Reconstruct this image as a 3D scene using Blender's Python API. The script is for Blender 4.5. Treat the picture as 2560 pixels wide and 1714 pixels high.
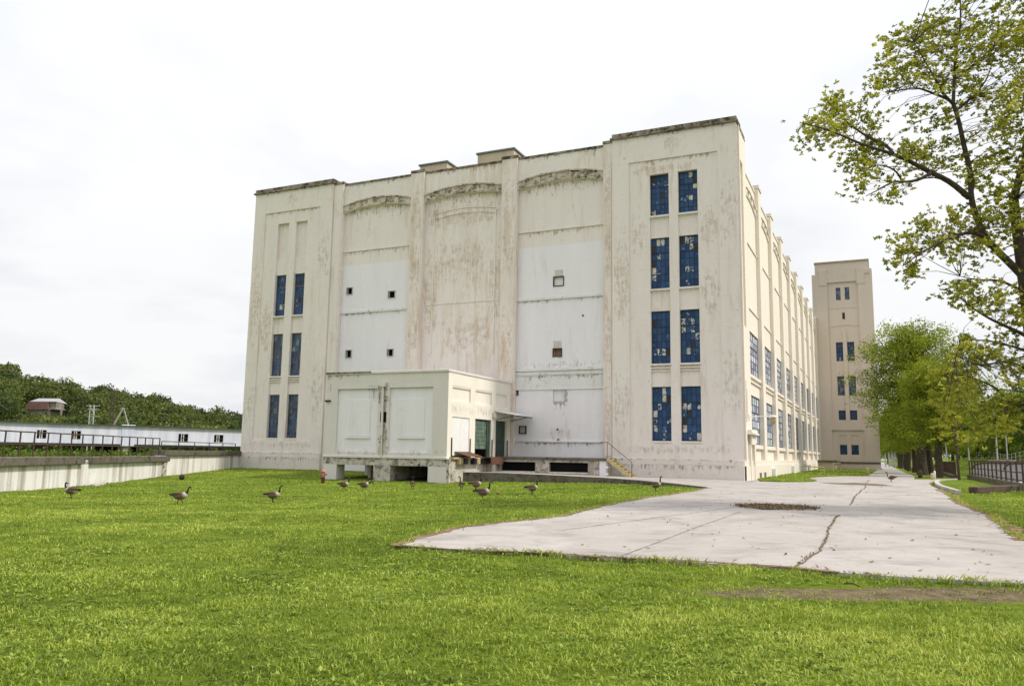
import bpy, bmesh, math, random
import numpy as np
from mathutils import Vector, Matrix
from mathutils.geometry import delaunay_2d_cdt
rad = math.radians
random.seed(7); RNG = np.random.default_rng(7)
S = bpy.context.scene
for o in list(bpy.data.objects): bpy.data.objects.remove(o)

# ------------------------------------------------------------------ camera
FPX, PITCH, ROLL, CZ = 1990.64, rad(7.9203), rad(0.9174), 1.35
YAW, CX, CY = rad(-24.6193), 13.3878, 46.0115           # factory corner and heading
_f = Vector((0, math.cos(PITCH), math.sin(PITCH))); _r = Vector((1, 0, 0)); _u = _r.cross(_f)
RIGHT = math.cos(ROLL)*_r + math.sin(ROLL)*_u; UP = -math.sin(ROLL)*_r + math.cos(ROLL)*_u; FWD = _f
cam = bpy.data.cameras.new('camera'); camo = bpy.data.objects.new('camera', cam); S.collection.objects.link(camo)
camo.matrix_world = Matrix(((RIGHT.x, UP.x, -FWD.x, 0), (RIGHT.y, UP.y, -FWD.y, 0), (RIGHT.z, UP.z, -FWD.z, CZ), (0, 0, 0, 1)))
cam.sensor_width = 36; cam.lens = FPX/2560*36; cam.clip_start = .05; cam.clip_end = 5000
S.camera = camo

# ------------------------------------------------------------------ sky, sun, exposure
SUN_EL, SUN_AZ = rad(48), rad(-14)       # azimuth from +X (right of the picture), negative = towards the viewer
sun_dir = Vector((math.cos(SUN_EL)*math.cos(SUN_AZ), math.cos(SUN_EL)*math.sin(SUN_AZ), math.sin(SUN_EL)))
W = bpy.data.worlds.new('World'); S.world = W; W.use_nodes = True
wn = W.node_tree; wn.nodes.clear()
def wnode(t, **k):
    n = wn.nodes.new(t)
    for a, b in k.items(): setattr(n, a, b)
    return n
wl = wn.links.new
sky = wnode('ShaderNodeTexSky', sky_type='NISHITA', sun_disc=False, sun_elevation=SUN_EL, sun_rotation=math.pi/2 - SUN_AZ)
skys = wnode('ShaderNodeVectorMath', operation='SCALE'); wl(sky.outputs[0], skys.inputs[0]); skys.inputs['Scale'].default_value = .11
tc = wnode('ShaderNodeTexCoord')
sep = wnode('ShaderNodeSeparateXYZ'); wl(tc.outputs['Generated'], sep.inputs[0])
zc = wnode('ShaderNodeMath', operation='MAXIMUM'); wl(sep.outputs[2], zc.inputs[0]); zc.inputs[1].default_value = 0
za = wnode('ShaderNodeMath', operation='ADD'); wl(zc.outputs[0], za.inputs[0]); za.inputs[1].default_value = .22
cmb = wnode('ShaderNodeCombineXYZ')
for i in (0, 1):
    d = wnode('ShaderNodeMath', operation='DIVIDE'); wl(sep.outputs[i], d.inputs[0]); wl(za.outputs[0], d.inputs[1]); wl(d.outputs[0], cmb.inputs[i])
cn = wnode('ShaderNodeTexNoise'); wl(cmb.outputs[0], cn.inputs['Vector'])
cn.inputs['Scale'].default_value = 1.35; cn.inputs['Detail'].default_value = 7; cn.inputs['Roughness'].default_value = .52; cn.inputs['Distortion'].default_value = .25
cr = wnode('ShaderNodeValToRGB'); wl(cn.outputs[0], cr.inputs[0])
cr.color_ramp.elements[0].position = .36; cr.color_ramp.elements[0].color = (.85, .865, .905, 1)
cr.color_ramp.elements[1].position = .56; cr.color_ramp.elements[1].color = (1, 1, 1, 1)
zz = wnode('ShaderNodeMath', operation='POWER'); wl(zc.outputs[0], zz.inputs[0]); zz.inputs[1].default_value = 2.0
grad = wnode('ShaderNodeMapRange'); wl(zz.outputs[0], grad.inputs[0]); grad.inputs[1].default_value = 0; grad.inputs[2].default_value = 1
grad.inputs[3].default_value = .94; grad.inputs[4].default_value = 1.95
cs = wnode('ShaderNodeVectorMath', operation='SCALE'); wl(cr.outputs[0], cs.inputs[0]); wl(grad.outputs[0], cs.inputs['Scale'])
mix = wnode('ShaderNodeMix', data_type='RGBA'); mix.inputs[0].default_value = .93
wl(skys.outputs[0], mix.inputs[6]); wl(cs.outputs[0], mix.inputs[7])
bg = wnode('ShaderNodeBackground'); wl(mix.outputs[2], bg.inputs[0]); bg.inputs[1].default_value = 1.0
wo = wnode('ShaderNodeOutputWorld'); wl(bg.outputs[0], wo.inputs[0])
sl = bpy.data.lights.new('sun', 'SUN'); sl.energy = 3.1; sl.angle = rad(5); sl.color = (1, .93, .83)
so = bpy.data.objects.new('sun', sl); S.collection.objects.link(so)
so.rotation_euler = sun_dir.to_track_quat('Z', 'Y').to_euler(); so.location = (60, -20, 60)
S.view_settings.view_transform = 'Standard'; S.view_settings.look = 'None'; S.view_settings.gamma = 1
S.view_settings.exposure = 0.06

# ------------------------------------------------------------------ frames of reference
CYW, SYW = math.cos(YAW), math.sin(YAW)
def L2W(x, y): return CX + CYW*x - SYW*y, CY + SYW*x + CYW*y
def W2L(X, Y):
    dx, dy = X-CX, Y-CY
    return dx*CYW + dy*SYW, -dx*SYW + dy*CYW
def ss(a, b, x):
    t = np.clip((x-a)/(b-a), 0, 1); return t*t*(3-2*t)
def zg(X, Y):
    """height of the lawn and paving"""
    X = np.asarray(X, float); Y = np.asarray(Y, float)
    xl, yl = W2L(X, Y); d = -yl
    a = np.interp(d, [0, 3, 8.4, 14, 20, 28, 36, 60], [0, -.08, -.28, -.42, -.5, -.45, -.32, -.28])
    b = np.interp(d, [0, 12, 22, 38, 60], [0, 0, -.1, -.28, -.28])
    w = ss(-14, -1, xl)
    z = a*(1-w) + b*w
    # canal cut on the right, parallel with the road
    c = ss(14.0, 14.6, xl)*(1-ss(20.4, 21.0, xl))*ss(-60, -59, yl)
    return z - 1.3*c
def bumps(X, Y):
    return .025*np.sin(X*1.1+1.3*np.sin(Y*.7))*np.sin(Y*1.4+.6*np.sin(X*.5)) + .018*np.sin(X*2.9+Y*1.7)*np.sin(Y*2.3-X*.8)
def ray(px, py):
    px, py = float(px), float(py)
    return FWD + (px-1280)/FPX*RIGHT - (py-857)/FPX*UP
def at(px, py):
    """the ground point seen at a photograph pixel"""
    d = ray(px, py); t = 20.
    for _ in range(60):
        X, Y = d.x*t, d.y*t; z = float(zg(X, Y)); t = .5*t + .5*((z-CZ)/d.z)
    return Vector((d.x*t, d.y*t, float(zg(d.x*t, d.y*t))))
def deep(px, py, Y):
    """the point at a known distance Y along the view"""
    Y = float(Y); d = ray(px, py); t = Y/d.y; return Vector((d.x*t, Y, CZ+d.z*t))

# ------------------------------------------------------------------ materials
MATS = {}
class M:
    def __init__(s, name):
        s.m = bpy.data.materials.new(name); s.m.use_nodes = True; s.t = s.m.node_tree; s.t.nodes.clear()
        s.out = s.t.nodes.new('ShaderNodeOutputMaterial'); MATS[name] = s.m
    def n(s, ty, props=None, **ins):
        n = s.t.nodes.new(ty)
        for k, v in (props or {}).items(): setattr(n, k, v)
        for k, v in ins.items():
            key = int(k[1:]) if k[0] == '_' and k[1:].isdigit() else k.replace('_', ' ')
            sk = n.inputs[key]
            if hasattr(v, 'is_output'): s.t.links.new(v, sk)
            else:
                try: sk.default_value = v
                except Exception:
                    sk.default_value = (*v, 1)
        return n
    def obj(s): return s.n('ShaderNodeTexCoord').outputs['Object']
    def pos(s): return s.n('ShaderNodeNewGeometry').outputs['Position']
    def scale(s, vec, sc): return s.n('ShaderNodeMapping', None, Vector=vec, Scale=sc).outputs[0]
    def noise(s, vec, scale, detail=4, rough=.55, dist=0): return s.n('ShaderNodeTexNoise', None, Vector=vec, Scale=scale, Detail=detail, Roughness=rough, Distortion=dist).outputs[0]
    def ramp(s, fac, *st):
        n = s.n('ShaderNodeValToRGB', None, Fac=fac); r = n.color_ramp
        while len(r.elements) < len(st): r.elements.new(.5)
        for e, (p, c) in zip(r.elements, st):
            e.position = p; e.color = (c, c, c, 1) if not hasattr(c, '__len__') else (*c[:3], 1)
        return n.outputs[0]
    def mix(s, fac, a, b, mode='MIX'):
        n = s.n('ShaderNodeMix', dict(data_type='RGBA', blend_type=mode)); 
        for i, v in ((0, fac), (6, a), (7, b)):
            if hasattr(v, 'is_output'): s.t.links.new(v, n.inputs[i])
            elif i == 0: n.inputs[i].default_value = v
            else: n.inputs[i].default_value = (*v[:3], 1)
        return n.outputs[2]
    def math(s, op, a, b=0): return s.n('ShaderNodeMath', dict(operation=op), _0=a, _1=b).outputs[0]
    def bump(s, h, st=.3, dist=.02): return s.n('ShaderNodeBump', None, Height=h, Strength=st, Distance=dist).outputs[0]
    def done(s, col, rough=.85, normal=None, metal=0, spec=.3, **k):
        b = s.n('ShaderNodeBsdfPrincipled', None, Base_Color=col, Roughness=rough, Metallic=metal, **k)
        b.inputs['Specular IOR Level'].default_value = spec
        if normal is not None: s.t.links.new(normal, b.inputs['Normal'])
        s.t.links.new(b.outputs[0], s.out.inputs[0]); return s.m

def paint(name, base, peel=(.50, .39, .28), amt=.3, grime=.25, horiz=.4, rust=.0, brick=True, dark=(.10, .095, .08)):
    """weathered paint on brick or concrete: flaked patches, vertical runs, dark lichen specks"""
    m = M(name); v = m.obj()
    big = m.noise(v, .35, 3)
    vs = m.scale(v, (1.6, 1.6, .22)); hs = m.scale(v, (.7, .7, 3.2))
    runs = m.noise(vs, 1.5, 8, .62, .4); flak = m.noise(v, 1.7, 9, .66, .6); hor = m.noise(hs, 1.4, 8, .65, .3)
    area = m.ramp(big, (.42, 0), (.62, 1))
    f1 = m.math('MULTIPLY', m.ramp(runs, (.60-.16*amt, 0), (.72-.16*amt, 1)), m.math('ADD', m.math('MULTIPLY', area, .8), .25+.35*amt))
    f2 = m.math('MULTIPLY', m.ramp(flak, (.62-.12*amt, 0), (.68-.12*amt, .8)), area)
    f3 = m.math('MULTIPLY', m.ramp(hor, (.60, 0), (.70, horiz)), m.ramp(m.noise(v, .55, 2), (.48, 0), (.6, 1)))
    tone = m.mix(m.ramp(m.noise(vs, .8, 5), (.3, 0), (.7, 1)), base, [c*.93 for c in base])
    tone = m.mix(m.ramp(m.noise(v, 3.5, 6, .7), (.35, 0), (.75, .35)), tone, [c*.86 for c in base])
    c = m.mix(m.math('MULTIPLY', f1, .35+.65*amt), tone, peel)
    c = m.mix(m.math('MULTIPLY', f2, .3+.7*amt), c, [p*1.05 for p in peel])
    c = m.mix(m.math('MULTIPLY', f3, .7), c, [p*.8 for p in peel])
    sp = m.noise(m.scale(v, (1, 1, 1.3)), 3.1, 10, .75, .5)
    g = m.math('MULTIPLY', m.ramp(sp, (.64-.12*grime, 0), (.72-.12*grime, 1)), m.ramp(m.noise(v, .8, 3), (.5-.2*grime, 0), (.68-.1*grime, 1)))
    c = m.mix(m.math('MULTIPLY', g, min(1, .4+grime)), c, dark)
    if brick:
        sx = m.n('ShaderNodeSeparateXYZ', None, Vector=v)
        uv = m.n('ShaderNodeCombineXYZ', None, X=m.math('ADD', sx.outputs[0], sx.outputs[1]), Y=sx.outputs[2]).outputs[0]
        br = m.n('ShaderNodeTexBrick', None, Vector=uv, Scale=1.0, Mortar_Size=.006)
        br.inputs['Brick Width'].default_value = .22; br.inputs['Row Height'].default_value = .075
        h = m.math('ADD', m.math('MULTIPLY', br.outputs['Fac'], -.6), m.noise(v, 9, 5, .6))
    else: h = m.noise(v, 5, 7, .65)
    return m.done(c, .88, m.bump(h, .35, .015), spec=.2)

cream = (.77, .705, .668)
paint('pavilion_paint', cream, peel=(.58, .49, .40), amt=.40, grime=.34, horiz=.8)
paint('pier_paint', (.76, .69, .65), peel=(.60, .50, .41), amt=.72, grime=.3, horiz=.5)
paint('bay_paint', (.77, .712, .68), peel=(.62, .53, .44), amt=.72, grime=.3, horiz=.5)
paint('upper_bay_paint', (.77, .708, .675), peel=(.60, .51, .42), amt=.38, grime=.32, horiz=.6)
paint('white_paint', (.79, .765, .80), peel=(.55, .50, .46), amt=.12, grime=.1, horiz=.12)
paint('white_band', (.72, .715, .71), peel=(.45, .36, .26), amt=.25, grime=.62, horiz=.3, dark=(.16, .155, .15))
paint('arch_grime', (.62, .55, .47), peel=(.42, .34, .25), amt=.7, grime=1.25, horiz=.4, dark=(.075, .066, .055))
paint('coping_grime', (.34, .29, .23), peel=(.15, .12, .085), amt=.9, grime=1.35, horiz=.8, brick=False, dark=(.03, .028, .022))
paint('plinth_paint', (.69, .64, .59), peel=(.46, .40, .34), amt=.35, grime=.5, horiz=.5, brick=False)
paint('side_paint', (.76, .695, .62), peel=(.72, .58, .45), amt=.22, grime=.0, horiz=.0, brick=False)
paint('tower_paint', (.60, .515, .435), peel=(.52, .43, .35), amt=.15, grime=.04, horiz=.1)
paint('tower_coping', (.36, .27, .19), amt=.3, grime=.5, brick=False)
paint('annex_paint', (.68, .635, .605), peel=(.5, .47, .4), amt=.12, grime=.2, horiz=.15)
paint('annex_sunlit_paint', (.80, .755, .68), peel=(.66, .55, .42), amt=.1, grime=.08, horiz=.1)  # lighter, warmer copy of the annex paint: sunlight put into the colour
paint('dock_concrete', (.55, .51, .45), peel=(.27, .22, .17), amt=.7, grime=1.1, brick=False, dark=(.09, .08, .07))
paint('mossy_concrete', (.15, .135, .11), peel=(.11, .085, .06), amt=.6, grime=1.1, brick=False, dark=(.045, .043, .035))
paint('penthouse_paint', (.58, .49, .37), peel=(.45, .36, .26), amt=.6, grime=.3, brick=True)

def plain(name, col, rough=.7, metal=0, var=.25, sc=4, spec=.3, bump=.15):
    m = M(name); v = m.obj(); nz = m.noise(v, sc, 6, .65)
    c = m.mix(m.ramp(nz, (.3, 0), (.7, 1)), [x*(1-var) for x in col], [min(1, x*(1+var*.5)) for x in col])
    return m.done(c, rough, m.bump(nz, bump, .01), metal, spec)
plain('rust_steel', (.075, .045, .035), .8, 0, .5, 9)
plain('rust_plate', (.12, .058, .04), .75, 0, .35, 5)
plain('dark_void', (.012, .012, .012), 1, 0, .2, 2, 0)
plain('black_iron', (.02, .02, .02))
plain('dark_steel', (.035, .035, .038), .6)
plain('grey_metal', (.45, .45, .45), .5, .3)
plain('lead_trim', (.17, .19, .20), .6)
plain('yellow_paint', (.52, .43, .22), .65, 0, .3, 8)
plain('bumper_tan', (.42, .33, .18), .8)
plain('hydrant_red', (.24, .09, .07), .6, 0, .4, 9)
plain('hydrant_cap', (.42, .20, .18), .6, 0, .4, 9)
plain('white_metal', (.78, .78, .78), .5, 0, .08)
plain('beige_door', (.62, .52, .41), .7, 0, .1)
plain('plate_grey', (.52, .50, .46), .7, 0, .15)
plain('timber', (.10, .07, .05), .9, 0, .5, 6)
plain('bark', (.085, .067, .05), .95, 0, .5, 7, .1, .6)
plain('house_brown', (.13, .075, .06), .9, 0, .3, 1)
plain('house_white', (.36, .36, .37), .7)
plain('house_stone', (.28, .24, .20), .9, 0, .5, 1)
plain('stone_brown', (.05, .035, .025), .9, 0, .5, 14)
plain('kerb_concrete', (.45, .42, .38), .9, 0, .3, 3)
plain('brick_red', (.30, .16, .11), .9, 0, .4, 3)
# green boarded doors, dirty and streaked
for nm, a, b in (('green_boards', (.065, .115, .08), (.26, .30, .26)), ('green_door', (.022, .045, .034), (.09, .12, .10))):
    m = M(nm); v = m.obj()
    c = m.mix(m.ramp(m.noise(m.scale(v, (1, 3, 1)), 1.6, 6, .7, .6), (.45, 0), (.75, 1)), a, b)
    m.done(c, .55, spec=.4)
# corrugated cladding
m = M('cladding'); v = m.obj()
sx = m.n('ShaderNodeSeparateXYZ', None, Vector=v)
c = m.mix(m.ramp(m.noise(m.scale(v, (1.2, 1.2, .12)), 1.1, 6, .6), (.38, 0), (.62, 1)), (.52, .545, .67), (.68, .695, .80))
c = m.mix(m.ramp(m.noise(m.scale(v, (3, 3, .1)), 1.4, 4), (.66, 0), (.74, .6)), c, (.74, .74, .76))
m.done(c, .55, m.bump(m.math('SINE', m.math('MULTIPLY', sx.outputs[0], 60)), .3, .02))
# painted panes: blue with flaking that shows white paper and dark glass
for nm, pw, dk in (('blue_pane', 3.8, .95), ('blue_pane_sound', 9., .93), ('navy_pane', 60., 1.1)):
    m = M(nm); rnd = m.n('ShaderNodeObjectInfo').outputs['Random']
    v = m.n('ShaderNodeVectorMath', dict(operation='ADD'), _0=m.obj(), _1=m.n('ShaderNodeCombineXYZ', None, X=m.math('MULTIPLY', rnd, 91), Z=m.math('MULTIPLY', rnd, 53)).outputs[0]).outputs[0]
    nz = m.noise(v, 5.5, 6, .6, .5)
    thr = m.math('MULTIPLY', m.math('POWER', rnd, pw), .34)
    msk = m.ramp(m.math('ADD', nz, thr), (.70, 0), (.72, 1))
    rv = m.math('FRACT', m.math('MULTIPLY', rnd, 17.3))
    blue = m.mix(rv, (.012, .042, .12), (.026, .08, .20))
    blue = m.mix(m.ramp(m.noise(v, 2.5, 4), (.5, 0), (.8, .5)), blue, (.04, .08, .14))
    wht = m.mix(m.ramp(m.noise(v, 3, 4), (.4, 0), (.6, 1)), (.62, .61, .56), (.34, .34, .31))
    c = m.mix(msk, blue, wht)
    drk = m.math('GREATER_THAN', m.math('FRACT', m.math('MULTIPLY', rnd, 31.7)), dk)
    c = m.mix(drk, c, (.035, .032, .034))
    if nm == 'navy_pane': c = m.mix(.35, c, (.01, .02, .045))
    m.done(c, .5, spec=.25)
m = M('pane_dim'); rnd = m.n('ShaderNodeObjectInfo').outputs['Random']
rv = m.math('FRACT', m.math('MULTIPLY', rnd, 17.3))
v = m.n('ShaderNodeVectorMath', dict(operation='ADD'), _0=m.obj(), _1=m.n('ShaderNodeCombineXYZ', None, X=m.math('MULTIPLY', rnd, 91)).outputs[0]).outputs[0]
c = m.ramp(rv, (0, (.015, .03, .06)), (.35, (.018, .055, .14)), (.6, (.035, .08, .17)), (.8, (.045, .05, .06)), (1, (.12, .20, .28)))
c = m.mix(m.ramp(m.noise(v, 4, 5), (.62, 0), (.66, .7)), c, (.30, .35, .40))
m.done(c, .3, spec=.5)
# old glass on the sunny side: grey-lilac sky reflection painted into the base colour
m = M('old_glass'); rnd = m.n('ShaderNodeObjectInfo').outputs['Random']
rv = m.math('FRACT', m.math('MULTIPLY', rnd, 17.3))
c = m.ramp(rv, (0, (.16, .20, .28)), (.35, (.40, .42, .54)), (.7, (.46, .52, .56)), (1, (.64, .64, .74)))
m.done(c, .4, spec=.2)
m = M('sash_steel'); c = m.mix(m.ramp(m.noise(m.obj(), 6, 4), (.4, 0), (.6, 1)), (.012, .025, .055), (.03, .04, .06)); m.done(c, .6)
m = M('sash_grey'); c = m.mix(m.ramp(m.noise(m.obj(), 6, 4), (.4, 0), (.6, 1)), (.05, .055, .07), (.14, .12, .11)); m.done(c, .6)
# streaked white wall on the left
m = M('wall_white'); v = m.obj()
sx = m.n('ShaderNodeSeparateXYZ', None, Vector=v)
st = m.noise(m.scale(v, (1, 1, .04)), 2.3, 7, .62, .3); area = m.noise(m.scale(v, (1, 1, .3)), .33, 3)
msk = m.math('MULTIPLY', m.ramp(st, (.46, 0), (.60, 1)), m.ramp(area, (.40, .15), (.56, 1)))
c = m.mix(m.ramp(m.noise(v, 1.2, 5), (.3, 0), (.7, 1)), (.80, .79, .78), (.73, .71, .69))
c = m.mix(m.math('MULTIPLY', msk, .8), c, (.33, .285, .245))
fl = m.ramp(m.math('ADD', m.noise(v, 3.2, 8, .7), m.math('MULTIPLY', sx.outputs[2], -.14)), (.62, 0), (.68, .8))
c = m.mix(fl, c, (.50, .40, .33))
m.done(c, .9, m.bump(m.noise(v, 4, 6), .3, .02))
# concrete paving
m = M('paving'); v = m.pos()
n1 = m.noise(v, .25, 4); n2 = m.noise(v, 1.6, 7, .65); n3 = m.noise(v, 22, 5, .7)
c = m.mix(m.ramp(n1, (.3, 0), (.7, 1)), (.335, .308, .288), (.41, .382, .36))
c = m.mix(m.ramp(n2, (.46, 0), (.72, .45)), c, (.30, .275, .255))
c = m.mix(m.ramp(n3, (.45, 0), (.75, .35)), c, (.30, .28, .26))
c = m.mix(m.ramp(m.noise(m.scale(v, (.8, 1.1, 1)), .8, 8, .72, .5), (.48, 0), (.68, .75)), c, (.20, .182, .165))
c = m.mix(m.ramp(m.noise(v, 7, 5, .75), (.60, 0), (.68, .6)), c, (.18, .165, .15))
c = m.mix(m.ramp(m.noise(v, .55, 6, .6), (.56, 0), (.70, .5)), c, (.50, .475, .455))
m.done(c, .9, m.bump(n3, .25, .006), spec=.25)
plain('crack_dirt', (.15, .11, .07), 1, 0, .5, 6)
plain('joint_dark', (.20, .18, .16), 1, 0, .3, 6)
plain('leaf_litter', (.17, .11, .055), .9, 0, .6, 9)
# earth and turf under the blades
m = M('turf'); v = m.pos()
c = m.mix(m.ramp(m.noise(v, .5, 6, .6), (.35, 0), (.65, 1)), (.115, .17, .018), (.19, .25, .030))
c = m.mix(m.ramp(m.noise(m.scale(v, (.6, 1, 1)), 3.2, 8, .7), (.42, 0), (.7, .8)), c, (.038, .062, .009))
c = m.mix(m.ramp(m.noise(v, .9, 5), (.62, 0), (.72, .5)), c, (.27, .27, .06))
sn = m.noise(v, 2.2, 7, .7)
for (px_, py_, a_, b_) in ((2300, 1480, 3.3, .50), (2090, 1474, 1.3, .34), (2580, 1365, .85, 1.3), (2500, 1488, 2.0, .40)):
    d_ = ray(px_, py_); t_ = (-.26-CZ)/d_.z
    q_ = m.n('ShaderNodeVectorMath', dict(operation='MULTIPLY'), _0=m.n('ShaderNodeVectorMath', dict(operation='SUBTRACT'), _0=v, _1=(d_.x*t_, d_.y*t_, 0)).outputs[0], _1=(1/a_, 1/b_, 0)).outputs[0]
    ln_ = m.n('ShaderNodeVectorMath', dict(operation='LENGTH'), _0=q_).outputs['Value']
    mk_ = m.ramp(m.math('SUBTRACT', m.math('ADD', sn, .75), ln_), (.28, 0), (.52, 1))
    c = m.mix(mk_, c, m.mix(m.ramp(m.noise(v, 5, 8, .7), (.35, 0), (.65, 1)), (.11, .085, .05), (.25, .20, .125)))
m.done(c, 1, m.bump(m.noise(v, 7, 8, .75), .9, .09), spec=.05)
m = M('bare_soil'); v = m.pos()
c = m.mix(m.ramp(m.noise(v, 3, 8, .7), (.35, 0), (.65, 1)), (.13, .085, .05), (.30, .22, .14))
m.done(c, 1, m.bump(m.noise(v, 9, 8, .75), .9, .04), spec=.05)
def foliage(name, dark, mid, light, trans=.35, rough=.55):
    m = M(name); a = m.n('ShaderNodeAttribute', dict(attribute_name='tint')).outputs['Fac']
    c = m.ramp(a, (0, dark), (.5, mid), (1, light))
    b = m.n('ShaderNodeBsdfPrincipled', None, Base_Color=c, Roughness=rough); b.inputs['Specular IOR Level'].default_value = .25
    t = m.n('ShaderNodeBsdfTranslucent', None, Color=m.mix(1, c, (1.25, 1.2, .7), 'MULTIPLY'))
    mx = m.n('ShaderNodeMixShader', None, _0=trans, _1=b.outputs[0], _2=t.outputs[0])
    m.t.links.new(mx.outputs[0], m.out.inputs[0]); return m.m
foliage('grass_blade', (.080, .125, .011), (.255, .342, .038), (.50, .54, .12), .3)
foliage('weed_leaf', (.075, .135, .015), (.195, .285, .036), (.40, .46, .09), .3)
foliage('tree_leaf', (.12, .15, .015), (.29, .31, .035), (.50, .49, .10), .5)
foliage('oak_leaf', (.085, .125, .008), (.19, .245, .014), (.33, .38, .032), .42)
foliage('wood_leaf', (.030, .048, .013), (.078, .11, .022), (.18, .195, .05), .3)
foliage('shrub_leaf', (.05, .085, .01), (.10, .16, .018), (.19, .24, .03), .35)
m = M('goose_feathers'); c = m.n('ShaderNodeAttribute', dict(attribute_name='Col')).outputs['Color']
nz = m.noise(m.scale(m.obj(), (1, 1, 2.4)), 26, 4, .7)
m.done(m.mix(m.ramp(nz, (.35, 0), (.7, .45)), c, (.02, .016, .012)), .85, m.bump(nz, .3, .01), spec=.1)
m = M('canal_water'); nz = m.noise(m.scale(m.pos(), (1, 1, 1)), .8, 4)
m.done((.03, .035, .028), .04, m.bump(nz, .05, .03), spec=.6)

# ------------------------------------------------------------------ mesh helpers
COL = S.collection
def fast_mesh(name, V, Q, tint=None):
    """V (n,3) vertices, Q list of (k, m) face arrays, tint one value per vertex"""
    me = bpy.data.meshes.new(name); V = np.ascontiguousarray(V, np.float32)
    me.vertices.add(len(V)); me.vertices.foreach_set('co', V.ravel())
    loops = np.concatenate([q.ravel() for q in Q]).astype(np.int32)
    cnt = np.concatenate([np.full(len(q), q.shape[1]) for q in Q]); st = np.concatenate([[0], np.cumsum(cnt)[:-1]]).astype(np.int32)
    me.loops.add(len(loops)); me.loops.foreach_set('vertex_index', loops)
    me.polygons.add(len(cnt)); me.polygons.foreach_set('loop_start', st)
    me.update(calc_edges=True)
    if tint is not None:
        a = me.attributes.new('tint', 'FLOAT', 'POINT'); a.data.foreach_set('value', np.ascontiguousarray(tint, np.float32))
    return me
def link(name, me, mat=None, parent=None, smooth=False):
    o = bpy.data.objects.new(name, me); COL.objects.link(o)
    if mat is not None and len(me.materials) == 0: me.materials.append(MATS[mat])
    if parent is not None: o.parent = parent
    if smooth: me.polygons.foreach_set('use_smooth', [True]*len(me.polygons))
    return o
def tag(o, label=None, cat=None, group=None, kind=None):
    for k, v in (('label', label), ('category', cat), ('group', group), ('kind', kind)):
        if v: o[k] = v
    return o
def empty(name, loc=(0, 0, 0), rz=0, label=None, cat=None, group=None):
    o = bpy.data.objects.new(name, None); COL.objects.link(o); o.location = loc; o.rotation_euler = (0, 0, rz)
    o.empty_display_size = .2
    return tag(o, label, cat, group)
class MB:
    def __init__(s): s.v = []; s.f = []; s.mi = []
    def quad(s, *p, mi=0):
        n = len(s.v); s.v += [tuple(q) for q in p]; s.f.append(tuple(range(n, n+len(p)))); s.mi.append(mi); return s
    def hexa(s, p, mi=0):
        n = len(s.v); s.v += [tuple(q) for q in p]
        for f in ((0, 3, 2, 1), (4, 5, 6, 7), (0, 1, 5, 4), (1, 2, 6, 5), (2, 3, 7, 6), (3, 0, 4, 7)):
            s.f.append(tuple(n+i for i in f)); s.mi.append(mi)
        return s
    def box(s, x0, x1, y0, y1, z0, z1, mi=0):
        return s.hexa([(x0, y0, z0), (x1, y0, z0), (x1, y1, z0), (x0, y1, z0), (x0, y0, z1), (x1, y0, z1), (x1, y1, z1), (x0, y1, z1)], mi)
    def tube(s, pts, radii, k=8, cap=True, mi=0):
        pts = [Vector(p) for p in pts]
        if not hasattr(radii, '__len__'): radii = [radii]*len(pts)
        rings = []; t0 = (pts[1]-pts[0]).normalized()
        a = t0.cross(Vector((0, 0, 1))); a = a.normalized() if a.length > .05 else Vector((1, 0, 0)); 
        for i, p in enumerate(pts):
            t = (pts[min(i+1, len(pts)-1)]-pts[max(i-1, 0)]).normalized()
            a = (a - t*a.dot(t)).normalized(); b = t.cross(a)
            n = len(s.v); s.v += [tuple(p+radii[i]*(math.cos(2*math.pi*j/k)*a+math.sin(2*math.pi*j/k)*b)) for j in range(k)]
            rings.append(n)
        for r0, r1 in zip(rings, rings[1:]):
            for j in range(k):
                s.f.append((r0+j, r0+(j+1) % k, r1+(j+1) % k, r1+j)); s.mi.append(mi)
        if cap:
            s.f.append(tuple(rings[0]+j for j in reversed(range(k)))); s.f.append(tuple(rings[-1]+j for j in range(k))); s.mi += [mi, mi]
        return s
    def lathe(s, prof, c=(0, 0, 0), k=14, mi=0):
        return s.tube([(c[0], c[1], c[2]+z) for z, r in prof], [r for z, r in prof], k, True, mi)
    def bar(s, p, q, w, h=None, mi=0):
        p, q = Vector(p), Vector(q); t = (q-p).normalized(); h = h or w
        a = t.cross(Vector((0, 0, 1))); a = a.normalized() if a.length > .02 else Vector((1, 0, 0)); b = a.cross(t)
        P = []
        for c in (p, q): P += [c-a*w/2-b*h/2, c+a*w/2-b*h/2, c+a*w/2+b*h/2, c-a*w/2+b*h/2]
        return s.hexa(P, mi)
    def build(s, name, mat, parent=None, bevel=0, smooth=False, loc=None):
        me = bpy.data.meshes.new(name); me.from_pydata(s.v, [], s.f)
        mats = mat if isinstance(mat, (list, tuple)) else [mat]
        for q in mats: me.materials.append(MATS[q])
        if len(mats) > 1: me.polygons.foreach_set('material_index', s.mi)
        bm = bmesh.new(); bm.from_mesh(me)
        bmesh.ops.recalc_face_normals(bm, faces=bm.faces)
        if bevel: bmesh.ops.bevel(bm, geom=[e for e in bm.edges if len(e.link_faces) == 2 and e.calc_face_angle(0) > .6], offset=bevel, segments=1, affect='EDGES', clamp_overlap=True)
        bm.to_mesh(me); bm.free(); me.update()
        o = link(name, me, None, parent, smooth)
        if loc is not None: o.location = loc
        return o
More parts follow.
